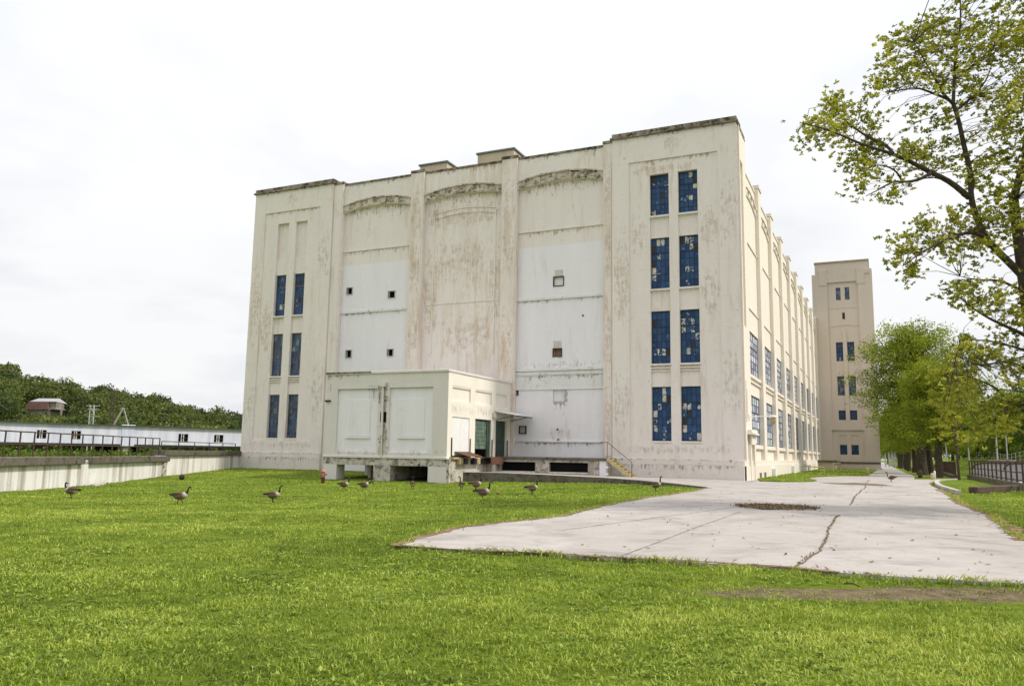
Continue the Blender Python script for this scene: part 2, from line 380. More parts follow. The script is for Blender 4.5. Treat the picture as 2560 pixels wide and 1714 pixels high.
def perf(mb, P, u0, u1, z0, z1, holes, depth, mi=0):
    """wall sheet with rectangular openings and their reveals; P(u, z, d) gives the point d behind the face"""
    us = sorted({u0, u1, *[h[0] for h in holes], *[h[1] for h in holes]}); zs = sorted({z0, z1, *[h[2] for h in holes], *[h[3] for h in holes]})
    for a, b in zip(us, us[1:]):
        for c, d in zip(zs, zs[1:]):
            mu, mz = (a+b)/2, (c+d)/2
            if not any(h[0] < mu < h[1] and h[2] < mz < h[3] for h in holes):
                mb.quad(P(a, c, 0), P(b, c, 0), P(b, d, 0), P(a, d, 0), mi=mi)
    for a, b, c, d in holes:
        for (p, q) in (((a, c), (b, c)), ((b, c), (b, d)), ((b, d), (a, d)), ((a, d), (a, c))):
            mb.quad(P(*p, 0), P(*q, 0), P(*q, depth), P(*p, depth), mi=mi)
def front(y): return lambda u, z, d: (u, y+d, z)
def side(x): return lambda u, z, d: (x-d, u, z)
def pbox(mb, P, u0, u1, z0, z1, d0, d1, mi=0):
    mb.hexa([P(u0, z0, d0), P(u1, z0, d0), P(u1, z0, d1), P(u0, z0, d1), P(u0, z1, d0), P(u1, z1, d0), P(u1, z1, d1), P(u0, z1, d1)], mi)
PANE = {}
def window(parent, P, u0, u1, z0, z1, cols, rows, heavy, pane_mat, sash_mat, d=.0, panes=True, bar=.03):
    """steel sash: frame and glazing bars as one part, every pane a sub-part; rows counted from the sill, heavy = bar index that is thick"""
    mb = MB(); w = .05
    for a, b in ((u0, u0+w), (u1-w, u1)): pbox(mb, P, a, b, z0, z1, d, d+.06)
    for a, b in ((z0, z0+w), (z1-w, z1)): pbox(mb, P, u0+w, u1-w, a, b, d+.001, d+.061)
    cu = (u1-u0-2*w)/cols; cz = (z1-z0-2*w)/rows
    for i in range(1, cols): pbox(mb, P, u0+w+cu*i-bar/2, u0+w+cu*i+bar/2, z0+w, z1-w, d+.008, d+.05)
    for j in range(1, rows):
        t = .045 if j in heavy else bar/2
        pbox(mb, P, u0+w, u1-w, z0+w+cz*j-t, z0+w+cz*j+t, d+(.0 if j in heavy else .012), d+.055)
    win = mb.build('window', sash_mat, parent)
    if not panes:
        g = MB(); pbox(g, P, u0+w, u1-w, z0+w, z1-w, d+.03, d+.035); g.build('glazing', pane_mat, win); return win
    p0 = Vector(P(0, 0, 0)); du = (Vector(P(1, 0, 0))-p0); key = (round(cu, 3), round(cz, 3), pane_mat, round(du.x, 2))
    if key not in PANE:
        b = MB(); hx, hz = cu/2-.004, cz/2-.004; n = du.cross(Vector((0, 0, 1)))*.004
        b.hexa([du*-hx-Vector((0, 0, hz))-n, du*hx-Vector((0, 0, hz))-n, du*hx-Vector((0, 0, hz))+n, du*-hx-Vector((0, 0, hz))+n,
                du*-hx+Vector((0, 0, hz))-n, du*hx+Vector((0, 0, hz))-n, du*hx+Vector((0, 0, hz))+n, du*-hx+Vector((0, 0, hz))+n])
        o = b.build('pane', pane_mat); PANE[key] = o.data; bpy.data.objects.remove(o)
    for i in range(cols):
        for j in range(rows):
            o = bpy.data.objects.new('pane', PANE[key]); COL.objects.link(o); o.parent = win
            o.location = P(u0+w+cu*(i+.5), z0+w+cz*(j+.5), d+.032)
            o.rotation_euler = (random.gauss(0, .012), random.gauss(0, .004), random.gauss(0, .012))
    return win

# ------------------------------------------------------------------ ground
def axis(lo, hi, fine_lo, fine_hi, step, n):
    a = np.arange(fine_lo, fine_hi+1e-6, step)
    g = np.geomspace(step, hi-fine_hi, n); h = np.geomspace(step, fine_lo-lo, n)
    return np.concatenate([(fine_lo-h)[::-1], a, fine_hi+g])
gx = axis(-1500, 1500, -34, 40, .6, 26); gy = axis(-300, 2200, 2, 72, .6, 30)
GX, GY = np.meshgrid(gx, gy); near = np.exp(-((GY-25)/45)**2)
GZ = zg(GX, GY) + bumps(GX, GY)*near - .02
nx, ny = len(gx), len(gy); idx = np.arange(nx*ny).reshape(ny, nx)
quads = np.stack([idx[:-1, :-1], idx[:-1, 1:], idx[1:, 1:], idx[1:, :-1]], -1).reshape(-1, 4)
tag(link('ground', fast_mesh('ground', np.stack([GX, GY, GZ], -1).reshape(-1, 3), [quads]), 'turf', None, True), kind='structure')

def drape(name, poly, mat, lift, step=1.2, zf=zg, kind='structure', parent=None, skirt=0):
    """a sheet with the given outline, following the ground"""
    P = np.array([(p[0], p[1]) for p in poly]); b = []
    for i in range(len(P)):
        a, c = P[i], P[(i+1) % len(P)]; n = max(1, int(np.hypot(*(c-a))/step)); b += [a+(c-a)*k/n for k in range(n)]
    b = np.array(b); lo, hi = P.min(0), P.max(0)
    X, Y = np.meshgrid(np.arange(lo[0]+step/2, hi[0], step), np.arange(lo[1]+step/2, hi[1], step)); q = np.stack([X.ravel(), Y.ravel()], -1)
    q = q[inside(q, P)]
    pts = [Vector(p) for p in np.concatenate([b, q])]
    vs, _, fs, *_ = delaunay_2d_cdt(pts, [], [list(range(len(b)))], 1, 1e-5)
    V = np.array([(v.x, v.y, 0) for v in vs]); V[:, 2] = zf(V[:, 0], V[:, 1]) + lift
    mb = MB(); mb.v = [tuple(v) for v in V]; mb.f = [tuple(f) for f in fs]; mb.mi = [0]*len(fs)
    if skirt:
        for i in range(len(b)):
            p, r = b[i], b[(i+1) % len(b)]
            zp, zr_ = float(zf(p[0], p[1]))+lift, float(zf(r[0], r[1]))+lift
            mb.quad((p[0], p[1], zp), (r[0], r[1], zr_), (r[0], r[1], zr_-skirt), (p[0], p[1], zp-skirt))
    o = mb.build(name, mat, parent)
    if kind: tag(o, kind=kind)
    return o
def inside(q, P):
    x, y = q[:, 0], q[:, 1]; r = np.zeros(len(q), bool)
    for i in range(len(P)):
        (x1, y1), (x2, y2) = P[i], P[i-1]
        if y1 == y2: continue
        r ^= ((y1 > y) != (y2 > y)) & (x < (x2-x1)*(y-y1)/(y2-y1)+x1)
    return r
A2 = lambda px, py: tuple(at(px, py)[:2])
lower = [(1000, 1367.5), (1050, 1371), (1120, 1376), (1200, 1379), (1280, 1382.5), (1420, 1391), (1553, 1400), (1660, 1404), (1772, 1411), (1880, 1418), (1990, 1425), (2100, 1436), (2209, 1443), (2390, 1455), (2560, 1464), (2700, 1474), (2900, 1490)]
right = [(2900, 1440), (2700, 1400), (2560, 1356), (2535, 1340), (2510, 1322), (2498, 1305), (2482, 1290), (2440, 1272), (2400, 1257), (2385, 1246), (2373, 1236), (2350, 1224), (2329, 1216), (2321, 1208), (2335, 1203), (2351, 1201), (2395, 1198), (2395, 1196.5), (2330, 1199), (2285, 1199)]
road = [L2W(9.7, 28), L2W(9.5, 50), L2W(9.4, 120), L2W(9.3, 400), L2W(7.2, 400), L2W(7.4, 78)]
left_e = [L2W(7.4, 69), L2W(5, 67), L2W(-.05, 67), L2W(-.05, 30), L2W(-.05, -.05), L2W(.4, -.2), (at(1771, 1219).x, at(1771, 1219).y)]
upper = [(1760, 1223), (1717, 1231), (1660, 1240), (1608, 1247), (1550, 1257), (1498, 1268), (1440, 1283), (1389, 1295), (1335, 1301), (1280, 1306), (1210, 1313), (1148, 1321), (1095, 1333), (1052, 1345), (1015, 1358)]
pave_poly = [A2(*p) for p in lower] + [A2(*p) for p in right] + road + left_e + [A2(*p) for p in upper]
pave_np = np.array(pave_poly)
# ragged turf edge
def rag(poly, keep=lambda p: False, amp=.09, step=.45):
    out = []
    for i in range(len(poly)):
        a, c = np.array(poly[i]), np.array(poly[(i+1) % len(poly)]); n = max(1, int(np.hypot(*(c-a))/step))
        if n > 80: n = 1
        for k in range(n):
            p = a+(c-a)*k/n
            if p[1] < 34 and not keep(p): p = p + RNG.normal(0, amp*min(1, p[1]/18), 2)*np.array([.6, .8])
            out.append(tuple(p))
    return out
pave_poly = rag(pave_poly)
pave_np = np.array(pave_poly)
paving = drape('pavement', pave_poly, 'paving', .035, 1.5, skirt=.12)

# cracks and joints: thin dark strips lying in the surface
def strip(name, pts, w, mat, lift, jit=0, parent=None, step=.12):
    P = []
    for a, c in zip(pts, pts[1:]):
        a, c = np.array(a[:2]), np.array(c[:2]); n = max(1, int(np.hypot(*(c-a))/step)); P += [a+(c-a)*k/n for k in range(n)]
    P = np.array(P + [np.array(pts[-1][:2])]); j = np.cumsum(RNG.normal(0, jit, (len(P), 2)), 0); j -= np.linspace(0, 1, len(P))[:, None]*j[-1]; P = P+j
    t = np.gradient(P, axis=0); n_ = np.stack([-t[:, 1], t[:, 0]], -1); n_ /= np.linalg.norm(n_, axis=1)[:, None]+1e-9
    ww = w*(1+.6*RNG.uniform(-1, 1, len(P)))[:, None] if jit else w
    A, B = P+n_*ww/2, P-n_*ww/2; V = np.concatenate([A, B]); Z = zg(V[:, 0], V[:, 1])+lift
    k = len(P); i = np.arange(k-1)
    return link(name, fast_mesh(name, np.column_stack([V, Z]), [np.stack([i, i+1, i+1+k, i+k], -1)]), mat, parent)
crk = [(1990, 1424), (2015, 1400), (2050, 1380), (2065, 1350), (2078, 1320), (2090, 1298), (2098, 1292)]
strip('crack', [A2(*p) for p in crk], .035, 'crack_dirt', .042, .012, paving)
strip('crack', [A2(*p) for p in [(2098, 1292), (2060, 1288), (2005, 1284)]], .05, 'joint_dark', .042, .01, paving)
strip('crack', [A2(*p) for p in [(2125, 1265), (2140, 1248), (2160, 1222), (2172, 1200)]], .045, 'crack_dirt', .042, .01, paving)
for q in ([(1550, 1397), (1720, 1330), (1850, 1282)], [(1400, 1330), (1900, 1262)], [(2180, 1330), (2560, 1352)], [(2100, 1216), (2330, 1219)], [(1780, 1226), (1985, 1243)]):
    strip('expansion_joint', [A2(*p) for p in q], .022, 'joint_dark', .041, .003, paving)

def border(pxs, w, lift):
    pts = [A2(*p) for p in pxs]; o = strip('soil_edge', pts, w, 'bare_soil', lift, .02, paving, .15); return o
border([(1777, 1221)]+upper+[(985, 1366), (1012, 1370)], .20, .040); border(lower[:12], .10, .040); border(right[2:12], .30, .040)
# ------------------------------------------------------------------ the factory
FACT_LOC, FACT_RZ = (CX, CY, 0), YAW
fac = empty('factory_building', FACT_LOC, FACT_RZ, 'long cream painted industrial building with blue paned window pairs and weathered arched bays', 'factory')
Z3 = [(2.26, 5.52), (6.92, 10.18), (11.56, 14.80), (16.22, 18.90)]
def pavilion(x0, x1, cols, rows, blank, pane, sash, ncol):
    a = MB(); F0, F1, F2 = front(0), front(.07), front(.19)
    px0, px1 = x0+1.1, x1-1.15
    perf(a, F0, x0, x1, 1.2, 21.52, [(px0, px1, 2.08, 19.85)], .07)
    slots = [(c[0], c[1], 2.26, 18.9) for c in cols]
    perf(a, F1, px0, px1, 2.08, 19.85, slots, .12)
    for c in cols:
        holes = [(c[0]+.0, c[1]-.0, *Z3[r]) for r in rows] + ([(c[0], c[1], 16.05, 18.899)] if blank else [])
        perf(a, F2, c[0], c[1], 2.26, 18.9, holes, .16)
        if blank: a.quad(*[F2(u, z, .10) for u, z in ((c[0], 16.05), (c[1], 16.05), (c[1], 18.9), (c[0], 18.9))])
    # the returns of the pavilion towards the bays
    for x in (x0, x1): a.quad((x, 0, 1.2), (x, .7, 1.2), (x, .7, 21.52), (x, 0, 21.52))
    a.build('pavilion_wall', 'pavilion_paint', fac)
    for c in cols:
        for r in rows:
            window(fac, F2, c[0]+.005, c[1]-.005, Z3[r][0]+.01, Z3[r][1]-.01, ncol, 7, (5,), 'blue_pane_sound' if blank and r == 2 else pane, sash, .10)
            s = MB(); s.box(c[0]-.02, c[1]+.02, .02, .30, Z3[r][0]-.11, Z3[r][0]); s.build('sill', 'pavilion_paint', fac)
            if r == 1:
                s = MB(); s.box(c[0], c[1], .06, .25, Z3[r][0]-.30, Z3[r][0]-.24); s.box(c[0], c[1], .10, .25, Z3[r][0]-.46, Z3[r][0]-.40); s.build('moulding', 'pavilion_paint', fac)
    p = MB(); p.box(x0-.02, x1+.02, -.14, .7, -.9, .86); p.build('plinth', 'plinth_paint', fac, .015)
    p = MB(); p.box(x0-.01, x1+.01, -.07, .7, .86, 1.2); p.build('plinth_band', 'plinth_paint', fac, .02)
    c = MB(); c.box(x0-.12, x1+.12, -.14, .9, 21.52, 21.64); c.box(x0-.02, x1+.02, -.04, .9, 21.64, 21.90); c.build('coping', 'coping_grime', fac)
    # keyhole shaped medallion
    cx = (px0+px1)/2-.02; e = MB()
    for R in (.44, .30, .16):
        e.tube([(cx+R*math.cos(t), -.005, 20.72+R*math.sin(t)) for t in np.linspace(-.5, math.pi+.5, 16)], .032, 6)
    e.tube([(cx, -.005, 20.75), (cx, -.005, 20.3), (cx-.03, -.005, 20.05)], [.10, .07, .02], 6); e.build('medallion', 'pavilion_paint', fac)
pavilion(-37.48, -29.88, [(-35.11, -34.02), (-33.32, -32.24)], (0, 1, 2), True, 'pane_dim', 'sash_grey', 3)
pavilion(-7.82, 0, [(-5.39, -4.19), (-3.61, -2.41)], (0, 1, 2, 3), False, 'blue_pane', 'sash_steel', 4)
# piers
for x0, x1, m_ in ((-29.88, -29.02, 'pavilion_paint'), (-23.05, -21.95, 'pier_paint'), (-15.75, -14.58, 'pier_paint'), (-8.47, -7.82, 'pier_paint')):
    p = MB(); p.box(x0+.002, x1-.002, .12, .8, -.9, 21.42); p.build('pier', m_, fac, .02)
    p = MB(); p.box(x0+.1, x1-.1, .085, .12, 1.3, 20.2); p.build('pier_face', m_, fac, .01)
    p = MB(); p.box(x0-.03, x1+.03, .07, .85, 21.42, 21.60); p.build('pier_cap', 'coping_grime', fac)
# bays with their arches
def arch_part(P, u0, u1, zlo, zhi, rise, top, wall_mat, n=11, nseg=22, band_mat='arch_grime', dd=.0):
    uc, hw = (u0+u1)/2, (u1-u0)/2
    lo = lambda u: zlo + rise*(1-((u-uc)/hw)**2); hi = lambda u: zhi + (rise+.06)*(1-((u-uc)/hw)**2)
    w = MB(); us = np.linspace(u0, u1, nseg+1)
    for a, b in zip(us, us[1:]):
        w.quad(P(a, lo(a), .30), P(b, lo(b), .30), P(b, top, .30), P(a, top, .30)); w.quad(P(a, lo(a), .30), P(b, lo(b), .30), P(b, lo(b), .62), P(a, lo(a), .62))
    w.build('parapet_wall', wall_mat, fac)
    band, drip = MB(), MB()
    for a, b in zip(us, us[1:]):
        band.hexa([P(a, hi(a)-.09, .14), P(b, hi(b)-.09, .14), P(b, hi(b)-.09, .31), P(a, hi(a)-.09, .31), P(a, hi(a), .14), P(b, hi(b), .14), P(b, hi(b), .31), P(a, hi(a), .31)])
        drip.hexa([P(a, lo(a), .22), P(b, lo(b), .22), P(b, lo(b), .31), P(a, lo(a), .31), P(a, lo(a)+.08, .22), P(b, lo(b)+.08, .22), P(b, lo(b)+.08, .31), P(a, lo(a)+.08, .31)])
    bo = band.build('arch_band', band_mat, fac); drip.build('drip_mould', band_mat, bo)
    e = np.linspace(u0, u1, n+1)
    for k in range(n):
        a, b = e[k], e[k+1]; g = MB(); d0 = .205 if k % 2 == 0 else .285
        la, lb, ha, hb = lo(a)+.085, lo(b)+.085, hi(a)-.095, hi(b)-.095
        g.hexa([P(a+.01, la, d0), P(b-.01, lb, d0), P(b-.01, lb, .312), P(a+.01, la, .312), P(a+.01, ha, d0), P(b-.01, hb, d0), P(b-.01, hb, .312), P(a+.01, ha, .312)])
        g.build('block', band_mat, bo)
FB = front(0.0)
bays = [(-29.02, -23.05), (-21.95, -15.75), (-14.58, -8.47)]
for k, (u0, u1) in enumerate(bays):
    arch_part(FB, u0, u1, 19.14, 19.70, .34, 21.30, 'upper_bay_paint' if k != 1 else 'bay_paint')
    c = MB(); c.box(u0, u1, .24, .9, 21.30, 21.44); c.build('coping', 'coping_grime', fac)
    w = MB(); PB = front(.5)
    if k == 1:
        iu0, iu1 = u0+.75, u1-.6; uc = (iu0+iu1)/2; h = (iu1-iu0)/2
        ar = lambda u, o: 17.82+o+.26*(1-((u-uc)/h)**2)
        w.quad(PB(u0, -.9, 0), PB(u1, -.9, 0), PB(u1, 19.6, 0), PB(u0, 19.6, 0)); w.build('bay_wall', 'bay_paint', fac)
        for o, wd in ((.36, .05), (0, .03)):
            a = MB(); us = np.linspace(iu0, iu1, 15)
            for p, q in zip(us, us[1:]): a.hexa([PB(p, ar(p, o), -.05), PB(q, ar(q, o), -.05), PB(q, ar(q, o), .01), PB(p, ar(p, o), .01), PB(p, ar(p, o)+wd, -.05), PB(q, ar(q, o)+wd, -.05), PB(q, ar(q, o)+wd, .01), PB(p, ar(p, o)+wd, .01)])
            a.build('arch_moulding', 'bay_paint', fac)
        for x in (iu0, iu1): a = MB(); a.box(x-.05, x+.05, .46, .51, 8, 18.1); a.build('panel_edge', 'bay_paint', fac)
        a = MB(); a.box(u0+.3, u1-.3, .46, .51, 11.65, 11.75); a.build('ledge', 'bay_paint', fac)
        continue
    w.quad(PB(u0, 15.1, 0), PB(u1, 15.1, 0), PB(u1, 19.7, 0), PB(u0, 19.7, 0)); w.build('bay_wall', 'upper_bay_paint', fac)
    holes = [(-11.98, -11.12, 4.68, 5.50), (-12.0, -11.30, 12.33, 12.93), (-12.0, -11.40, 7.66, 8.17), (-14.75, -14.45, 5.2, 5.48)] if k == 2 else \
            [(-28.58, -28.07, 12.90, 13.42), (-24.9, -24.32, 12.38, 12.9), (-28.42, -27.92, 8.15, 8.72), (-24.8, -24.3, 8.15, 8.65)]
    w = MB(); perf(w, PB, u0, u1, -.9, 15.1, holes, .28); w.build('bay_wall', 'white_paint', fac)
    for z, hgt, pr, mm in ((16.13, .10, .08, 'upper_bay_paint'), (11.44, .16, .10, 'white_band')):
        a = MB(); a.box(u0, u1, .5-pr, .52, z, z+hgt); a.build('ledge', mm, fac, .01)
    if k == 2:
        for z, hgt, pr in ((6.72, .2, .16), (6.46, .24, .10), (2.12, .11, .08), (5.50, .08, .07)):
            a = MB(); a.box(u0, u1, .5-pr, .52, z, z+hgt); a.build('ledge', 'white_band', fac, .012)
        a = MB(); a.box(u0, u1, .45, .52, 5.58, 6.46); a.build('fascia', 'white_band', fac)
    for (a0, a1, b0, b1) in holes:
        if k == 2 and b0 < 5: mt = 'white_paint'
        elif k == 2 and b0 > 12: mt = 'white_metal'
        elif k == 2 and b1 < 5.6: mt = 'dark_void'
        elif k == 2: mt = 'brick_red'
        else: mt = 'dark_void'
        v = MB(); v.box(a0, a1, .62 if mt in ('white_paint', 'white_metal') else .72, .80, b0, b1); vo = v.build('vent_back', mt, fac)
        if not (k == 2 and b0 < 5):
            t = MB()
            for q in ((a0-.03, a0+.02, b0-.03, b1+.03), (a1-.02, a1+.03, b0-.03, b1+.03), (a0+.02, a1-.02, b1-.02, b1+.03), (a0+.02, a1-.02, b0-.03, b0+.02)): t.box(q[0], q[1], .455, .56, q[2], q[3])
            t.build('vent_frame', 'grey_metal' if k == 0 else 'dark_steel', fac)
    if k == 2:
        for a0, a1, b0, b1 in ((-11.93, -11.35, 12.98, 13.4), (-11.97, -11.42, 8.2, 8.68)):
            t = MB(); t.box(a0, a1, .485, .505, b0, b1); t.build('patch', 'plate_grey', fac)
        # ragged broken edge of the torn out opening
        t = MB()
        for i in range(9):
            z = 4.7+.09*i; t.box(-11.16-random.uniform(0, .05), -11.02+random.uniform(0, .06), .492, .56, z, z+.088)
        for i in range(6):
            x = -11.95+.13*i; t.box(x, x+.128, .492, .56, 4.60, 4.70+random.uniform(0, .07))
        t.build('broken_edge', 'kerb_concrete', fac)
        t = MB()
        for q in ((-14.32, -14.25, 2.65, 3.17), (-13.87, -13.80, 2.65, 3.17), (-14.25, -13.87, 3.11, 3.17), (-14.25, -13.87, 2.65, 2.71)): t.box(q[0], q[1], .40, .50, q[2], q[3])
        t.build('vent_frame', 'dark_steel', fac); t = MB(); t.box(-14.25, -13.87, .47, .495, 2.71, 3.11); t.build('vent_back', 'grey_metal', fac)
        for x, z, mtl in ((-11.65, 2.95, 'stone_brown'), (-11.6, 2.3, 'stone_brown'), (-9.95, 10.25, 'stone_brown')):
            t = MB(); t.lathe([(0, .07), (.05, .05)], (0, 0, 0), 8); o = t.build('pipe_stub', mtl, fac, loc=(x, .5, z)); o.rotation_euler = (math.pi/2, 0, 0)
# rooftop structures and core
for x0, x1, z1 in ((-24.1, -21.75, 23.2), (-19.15, -16.2, 23.4)):
    p = MB(); p.box(x0, x1, 3, 7.5, 20.3, z1-.1); p.build('penthouse', 'penthouse_paint', fac)
    p = MB(); p.box(x0-.1, x1+.1, 2.9, 7.6, z1-.1, z1+.02); p.build('penthouse_trim', 'lead_trim', fac)
p = MB(); p.box(-37.4, -.6, .95, 68.4, -.9, 20.3); p.build('core', 'dark_void', fac)
p = MB(); p.box(-37.47, -37.3, .3, 68, -.9, 21.5); p.build('rear_side_wall', 'pavilion_paint', fac)
# the long sunny side
SD = side(0.0)
a = MB(); perf(a, SD, 0, 3.45, 1.2, 21.52, [(.95, 2.2, 9.2, 19.6), (2.28, 3.3, .02, 2.1)], .22)
a.quad((0, 3.45, 1.2), (-.3, 3.45, 1.2), (-.3, 3.45, 21.52), (0, 3.45, 21.52)); a.build('side_pavilion_wall', 'side_paint', fac)
a = MB(); a.box(-.235, -.215, .95, 2.2, 9.2, 19.6); a.box(-.20, -.06, 1.45, 1.7, 9.3, 19.0); a.build('slot_panel', 'side_paint', fac)
a = MB(); a.box(-.6, .02, .0, 3.46, 21.52, 21.62); a.box(-.6, .001, .0, 3.44, 21.62, 21.84); a.build('coping', 'coping_grime', fac)
a = MB(); a.box(-.01, .10, .30, .52, 1.2, 21.45); a.box(-.01, .05, .62, .78, 1.2, 21.45); a.build('corner_fluting', 'side_paint', fac)
a = MB(); a.box(-.26, -.2, 2.28, 3.3, .02, 2.1); dr = a.build('door', 'beige_door', fac)
a = MB(); a.box(-.2, -.15, 3.12, 3.17, .95, 1.1); a.build('handle', 'dark_steel', dr)
a = MB(); a.box(-.02, .16, 1.7, 2.2, 0, 2.7); a.box(-.02, .16, 3.36, 3.85, 0, 2.7); a.box(-.02, .17, 1.7, 3.85, 2.12, 2.7); a.box(-.02, .36, 1.45, 4.05, 2.7, 2.82); a.box(-.02, .26, 1.55, 3.95, 2.82, 3.0); a.build('door_surround', 'side_paint', fac, .012)
a = MB(); a.box(-.02, .05, 1.2, 1.55, 3.5, 5.9); a.box(-.02, .08, 1.33, 1.42, 3.7, 5.4); a.build('slot_window', 'side_paint', fac)
PITCHY = 7.28
pl = MB()
perf(pl, side(.12), 0, 69, -.9, .86, [(5.5, 6.6, -.9, .41), (7.7, 8.9, -.9, .41)], .3)
pl.quad((.12, 0, .86), (.12, 69, .86), (-.3, 69, .86), (-.3, 0, .86)); pl.build('side_plinth', 'side_paint', fac)
a = MB(); a.box(-.3, .05, .0, 69, .861, 1.2); a.build('plinth_band', 'side_paint', fac, .01)
for y in (5.5, 7.7):
    a = MB(); a.box(-.25, -.15, y, y+1.15, -.3, .41); a.build('basement_vent', 'brick_red', fac)
for i in range(9):
    y0, y1 = 3.45+PITCHY*i if i else 3.45, 9.55+PITCHY*i
    if i: y0 = 10.85+PITCHY*(i-1)
    PB = side(-.27)
    wins = [(y0+.02, y1-.02, 2.2, 5.35), (y0+.02, y1-.02, 6.67, 9.52)]
    slit = []
    if i in (1, 3, 5): slit.append((y0+1.3, y0+1.75, 11.5, 12.4))
    if i in (2, 3, 4, 5): slit.append((y0+1.0, y0+1.4, 16.3, 17.3))
    a = MB(); perf(a, PB, y0, y1, 1.2, 19.4, wins+slit, .2); a.build('side_bay_wall', 'side_paint', fac)
    for h in slit:
        b = MB(); pbox(b, PB, *h, .1, .14); b.build('slit_window', 'dark_steel', fac)
    for h in wins:
        window(fac, PB, h[0], h[1], h[2]+.02, h[3]-.02, 6, 6, (4,), 'old_glass', 'sash_grey', .06, panes=i < 4, bar=.05)
    b = MB(); pbox(b, PB, y0, y1, 6.42, 6.62, -.14, .02); pbox(b, PB, y0, y1, 6.12, 6.24, -.10, .02); b.build('sill_band', 'side_paint', fac, .01)
    b = MB(); pbox(b, PB, y0, y1, 1.92, 2.16, -.16, .02); b.build('sill_band', 'side_paint', fac, .01)
    for z in (15.3, 10.95):
        b = MB(); pbox(b, PB, y0, y1, z, z+.09, -.07, .02); b.build('ledge', 'side_paint', fac)
    arch_part(side(0.03), y0, y1, 18.25, 18.75, .35, 20.0, 'side_paint', n=9, nseg=12, band_mat='side_paint')
    b = MB(); pbox(b, side(.03), y0, y1, 20.0, 20.14, .24, .9); b.build('coping', 'side_paint', fac)
    c0 = 9.55+PITCHY*i
    b = MB(); pbox(b, SD, c0, c0+1.3, 1.2, 20.35, 0, .5); b.build('pilaster', 'side_paint', fac, .02)
    b = MB(); pbox(b, SD, c0-.06, c0+1.36, 20.35, 20.62, -.07, .6); b.build('pilaster_cap', 'side_paint', fac, .02)
# small fittings along the sunny side
a = MB(); a.tube([(0, 2.15, 3.78), (1.0, 2.15, 3.82), (1.25, 2.15, 3.80)], [.035, .03, .03], 6); a.box(.0, .06, 2.05, 2.25, 3.6, 3.95)
a.lathe([(-.02, .10), (.06, .24), (.14, .22), (.17, .06)], (1.4, 2.15, 3.7), 14); lamp = a.build('wall_lamp', 'white_metal', fac)
a = MB(); a.lathe([(-.34, .07), (-.2, .17), (0, .2)], (1.4, 2.15, 3.68), 14); a.build('lamp_globe', 'bumper_tan', lamp)
for y, w_, z0, z1, mt in ((12.0, 1.0, -.05, .62, 'white_metal'), (26.0, 1.5, -.1, .72, 'white_metal'), (44.5, 1.4, 0, .75, 'white_metal')):
    a = MB(); a.box(.125, .36, y, y+w_, z0, z1); a.build('service_hatch', mt, fac, .01)

# water stains: thin films of dirt on the paint, ragged at their lower ends
def stain_mat(name, col, thr, patch=False):
    m = M(name); g = m.n('ShaderNodeTexCoord'); rnd = m.n('ShaderNodeObjectInfo').outputs['Random']
    v = m.n('ShaderNodeVectorMath', dict(operation='ADD'), _0=g.outputs['Object'], _1=m.n('ShaderNodeCombineXYZ', None, X=m.math('MULTIPLY', rnd, 37)).outputs[0]).outputs[0]
    gz = m.n('ShaderNodeSeparateXYZ', None, Vector=g.outputs['Generated']); h = gz.outputs[2]
    ex = m.math('MULTIPLY', gz.outputs[0], m.math('SUBTRACT', 1, gz.outputs[0]))
    n1 = m.noise(m.scale(v, (1.9, 1.9, .35)), 3.2, 8, .68, .3); n2 = m.noise(v, 2.6, 8, .7)
    val = m.math('ADD', m.math('ADD', m.math('MULTIPLY', n1, .6), m.math('MULTIPLY', n2, .45)), m.math('MULTIPLY', m.math('SUBTRACT', h, 1.0), .28) if not patch else m.math('MULTIPLY', m.math('SUBTRACT', m.math('MULTIPLY', h, m.math('SUBTRACT', 1, h)), .25), 1.1))
    val = m.math('ADD', val, m.math('MULTIPLY', m.math('MINIMUM', ex, .08), 1.2))
    al = m.ramp(val, (thr, 0), (thr+(.16 if patch else .10), .45 if patch else .6))
    b = m.n('ShaderNodeBsdfPrincipled', None, Base_Color=col, Roughness=.95, Alpha=al); m.t.links.new(b.outputs[0], m.out.inputs[0])
stain_mat('stain_dark', (.07, .062, .05), .60); stain_mat('stain_tan', (.46, .35, .25), .585); stain_mat('stain_grey', (.20, .185, .165), .60); stain_mat('patch_tan', (.60, .48, .37), .565, True); stain_mat('patch_grey', (.50, .45, .39), .59, True)
def stain(parent, P, u0, u1, z0, z1, mat, d=-.004):
    mb = MB(); mb.quad(P(u0, z0, d), P(u1, z0, d), P(u1, z1, d), P(u0, z1, d)); return mb.build('stain', mat, parent)
F0 = front(0)
for x0, x1 in ((-37.4, -29.95), (-7.75, -.05)):
    stain(fac, F0, x0, x1, 20.75, 21.52, 'stain_dark'); stain(fac, F0, x0, x0+1.05, 7, 18, 'patch_tan'); stain(fac, F0, x1-1.1, x1, 11.5, 20.5, 'patch_grey'); stain(fac, front(.07), x0+1.2, x1-1.2, 19.0, 19.84, 'stain_tan')
    stain(fac, F0, x0, x0+1.05, 1.3, 8, 'patch_grey'); stain(fac, F0, x1-1.1, x1, 1.5, 10, 'patch_grey'); stain(fac, front(-.07), x0, x1, .88, 1.2, 'stain_dark'); stain(fac, front(-.14), x0, x1, -.4, .86, 'stain_grey')
    stain(fac, F0, x0+.4, x1-.3, 1.22, 2.3, 'patch_grey', -.007)
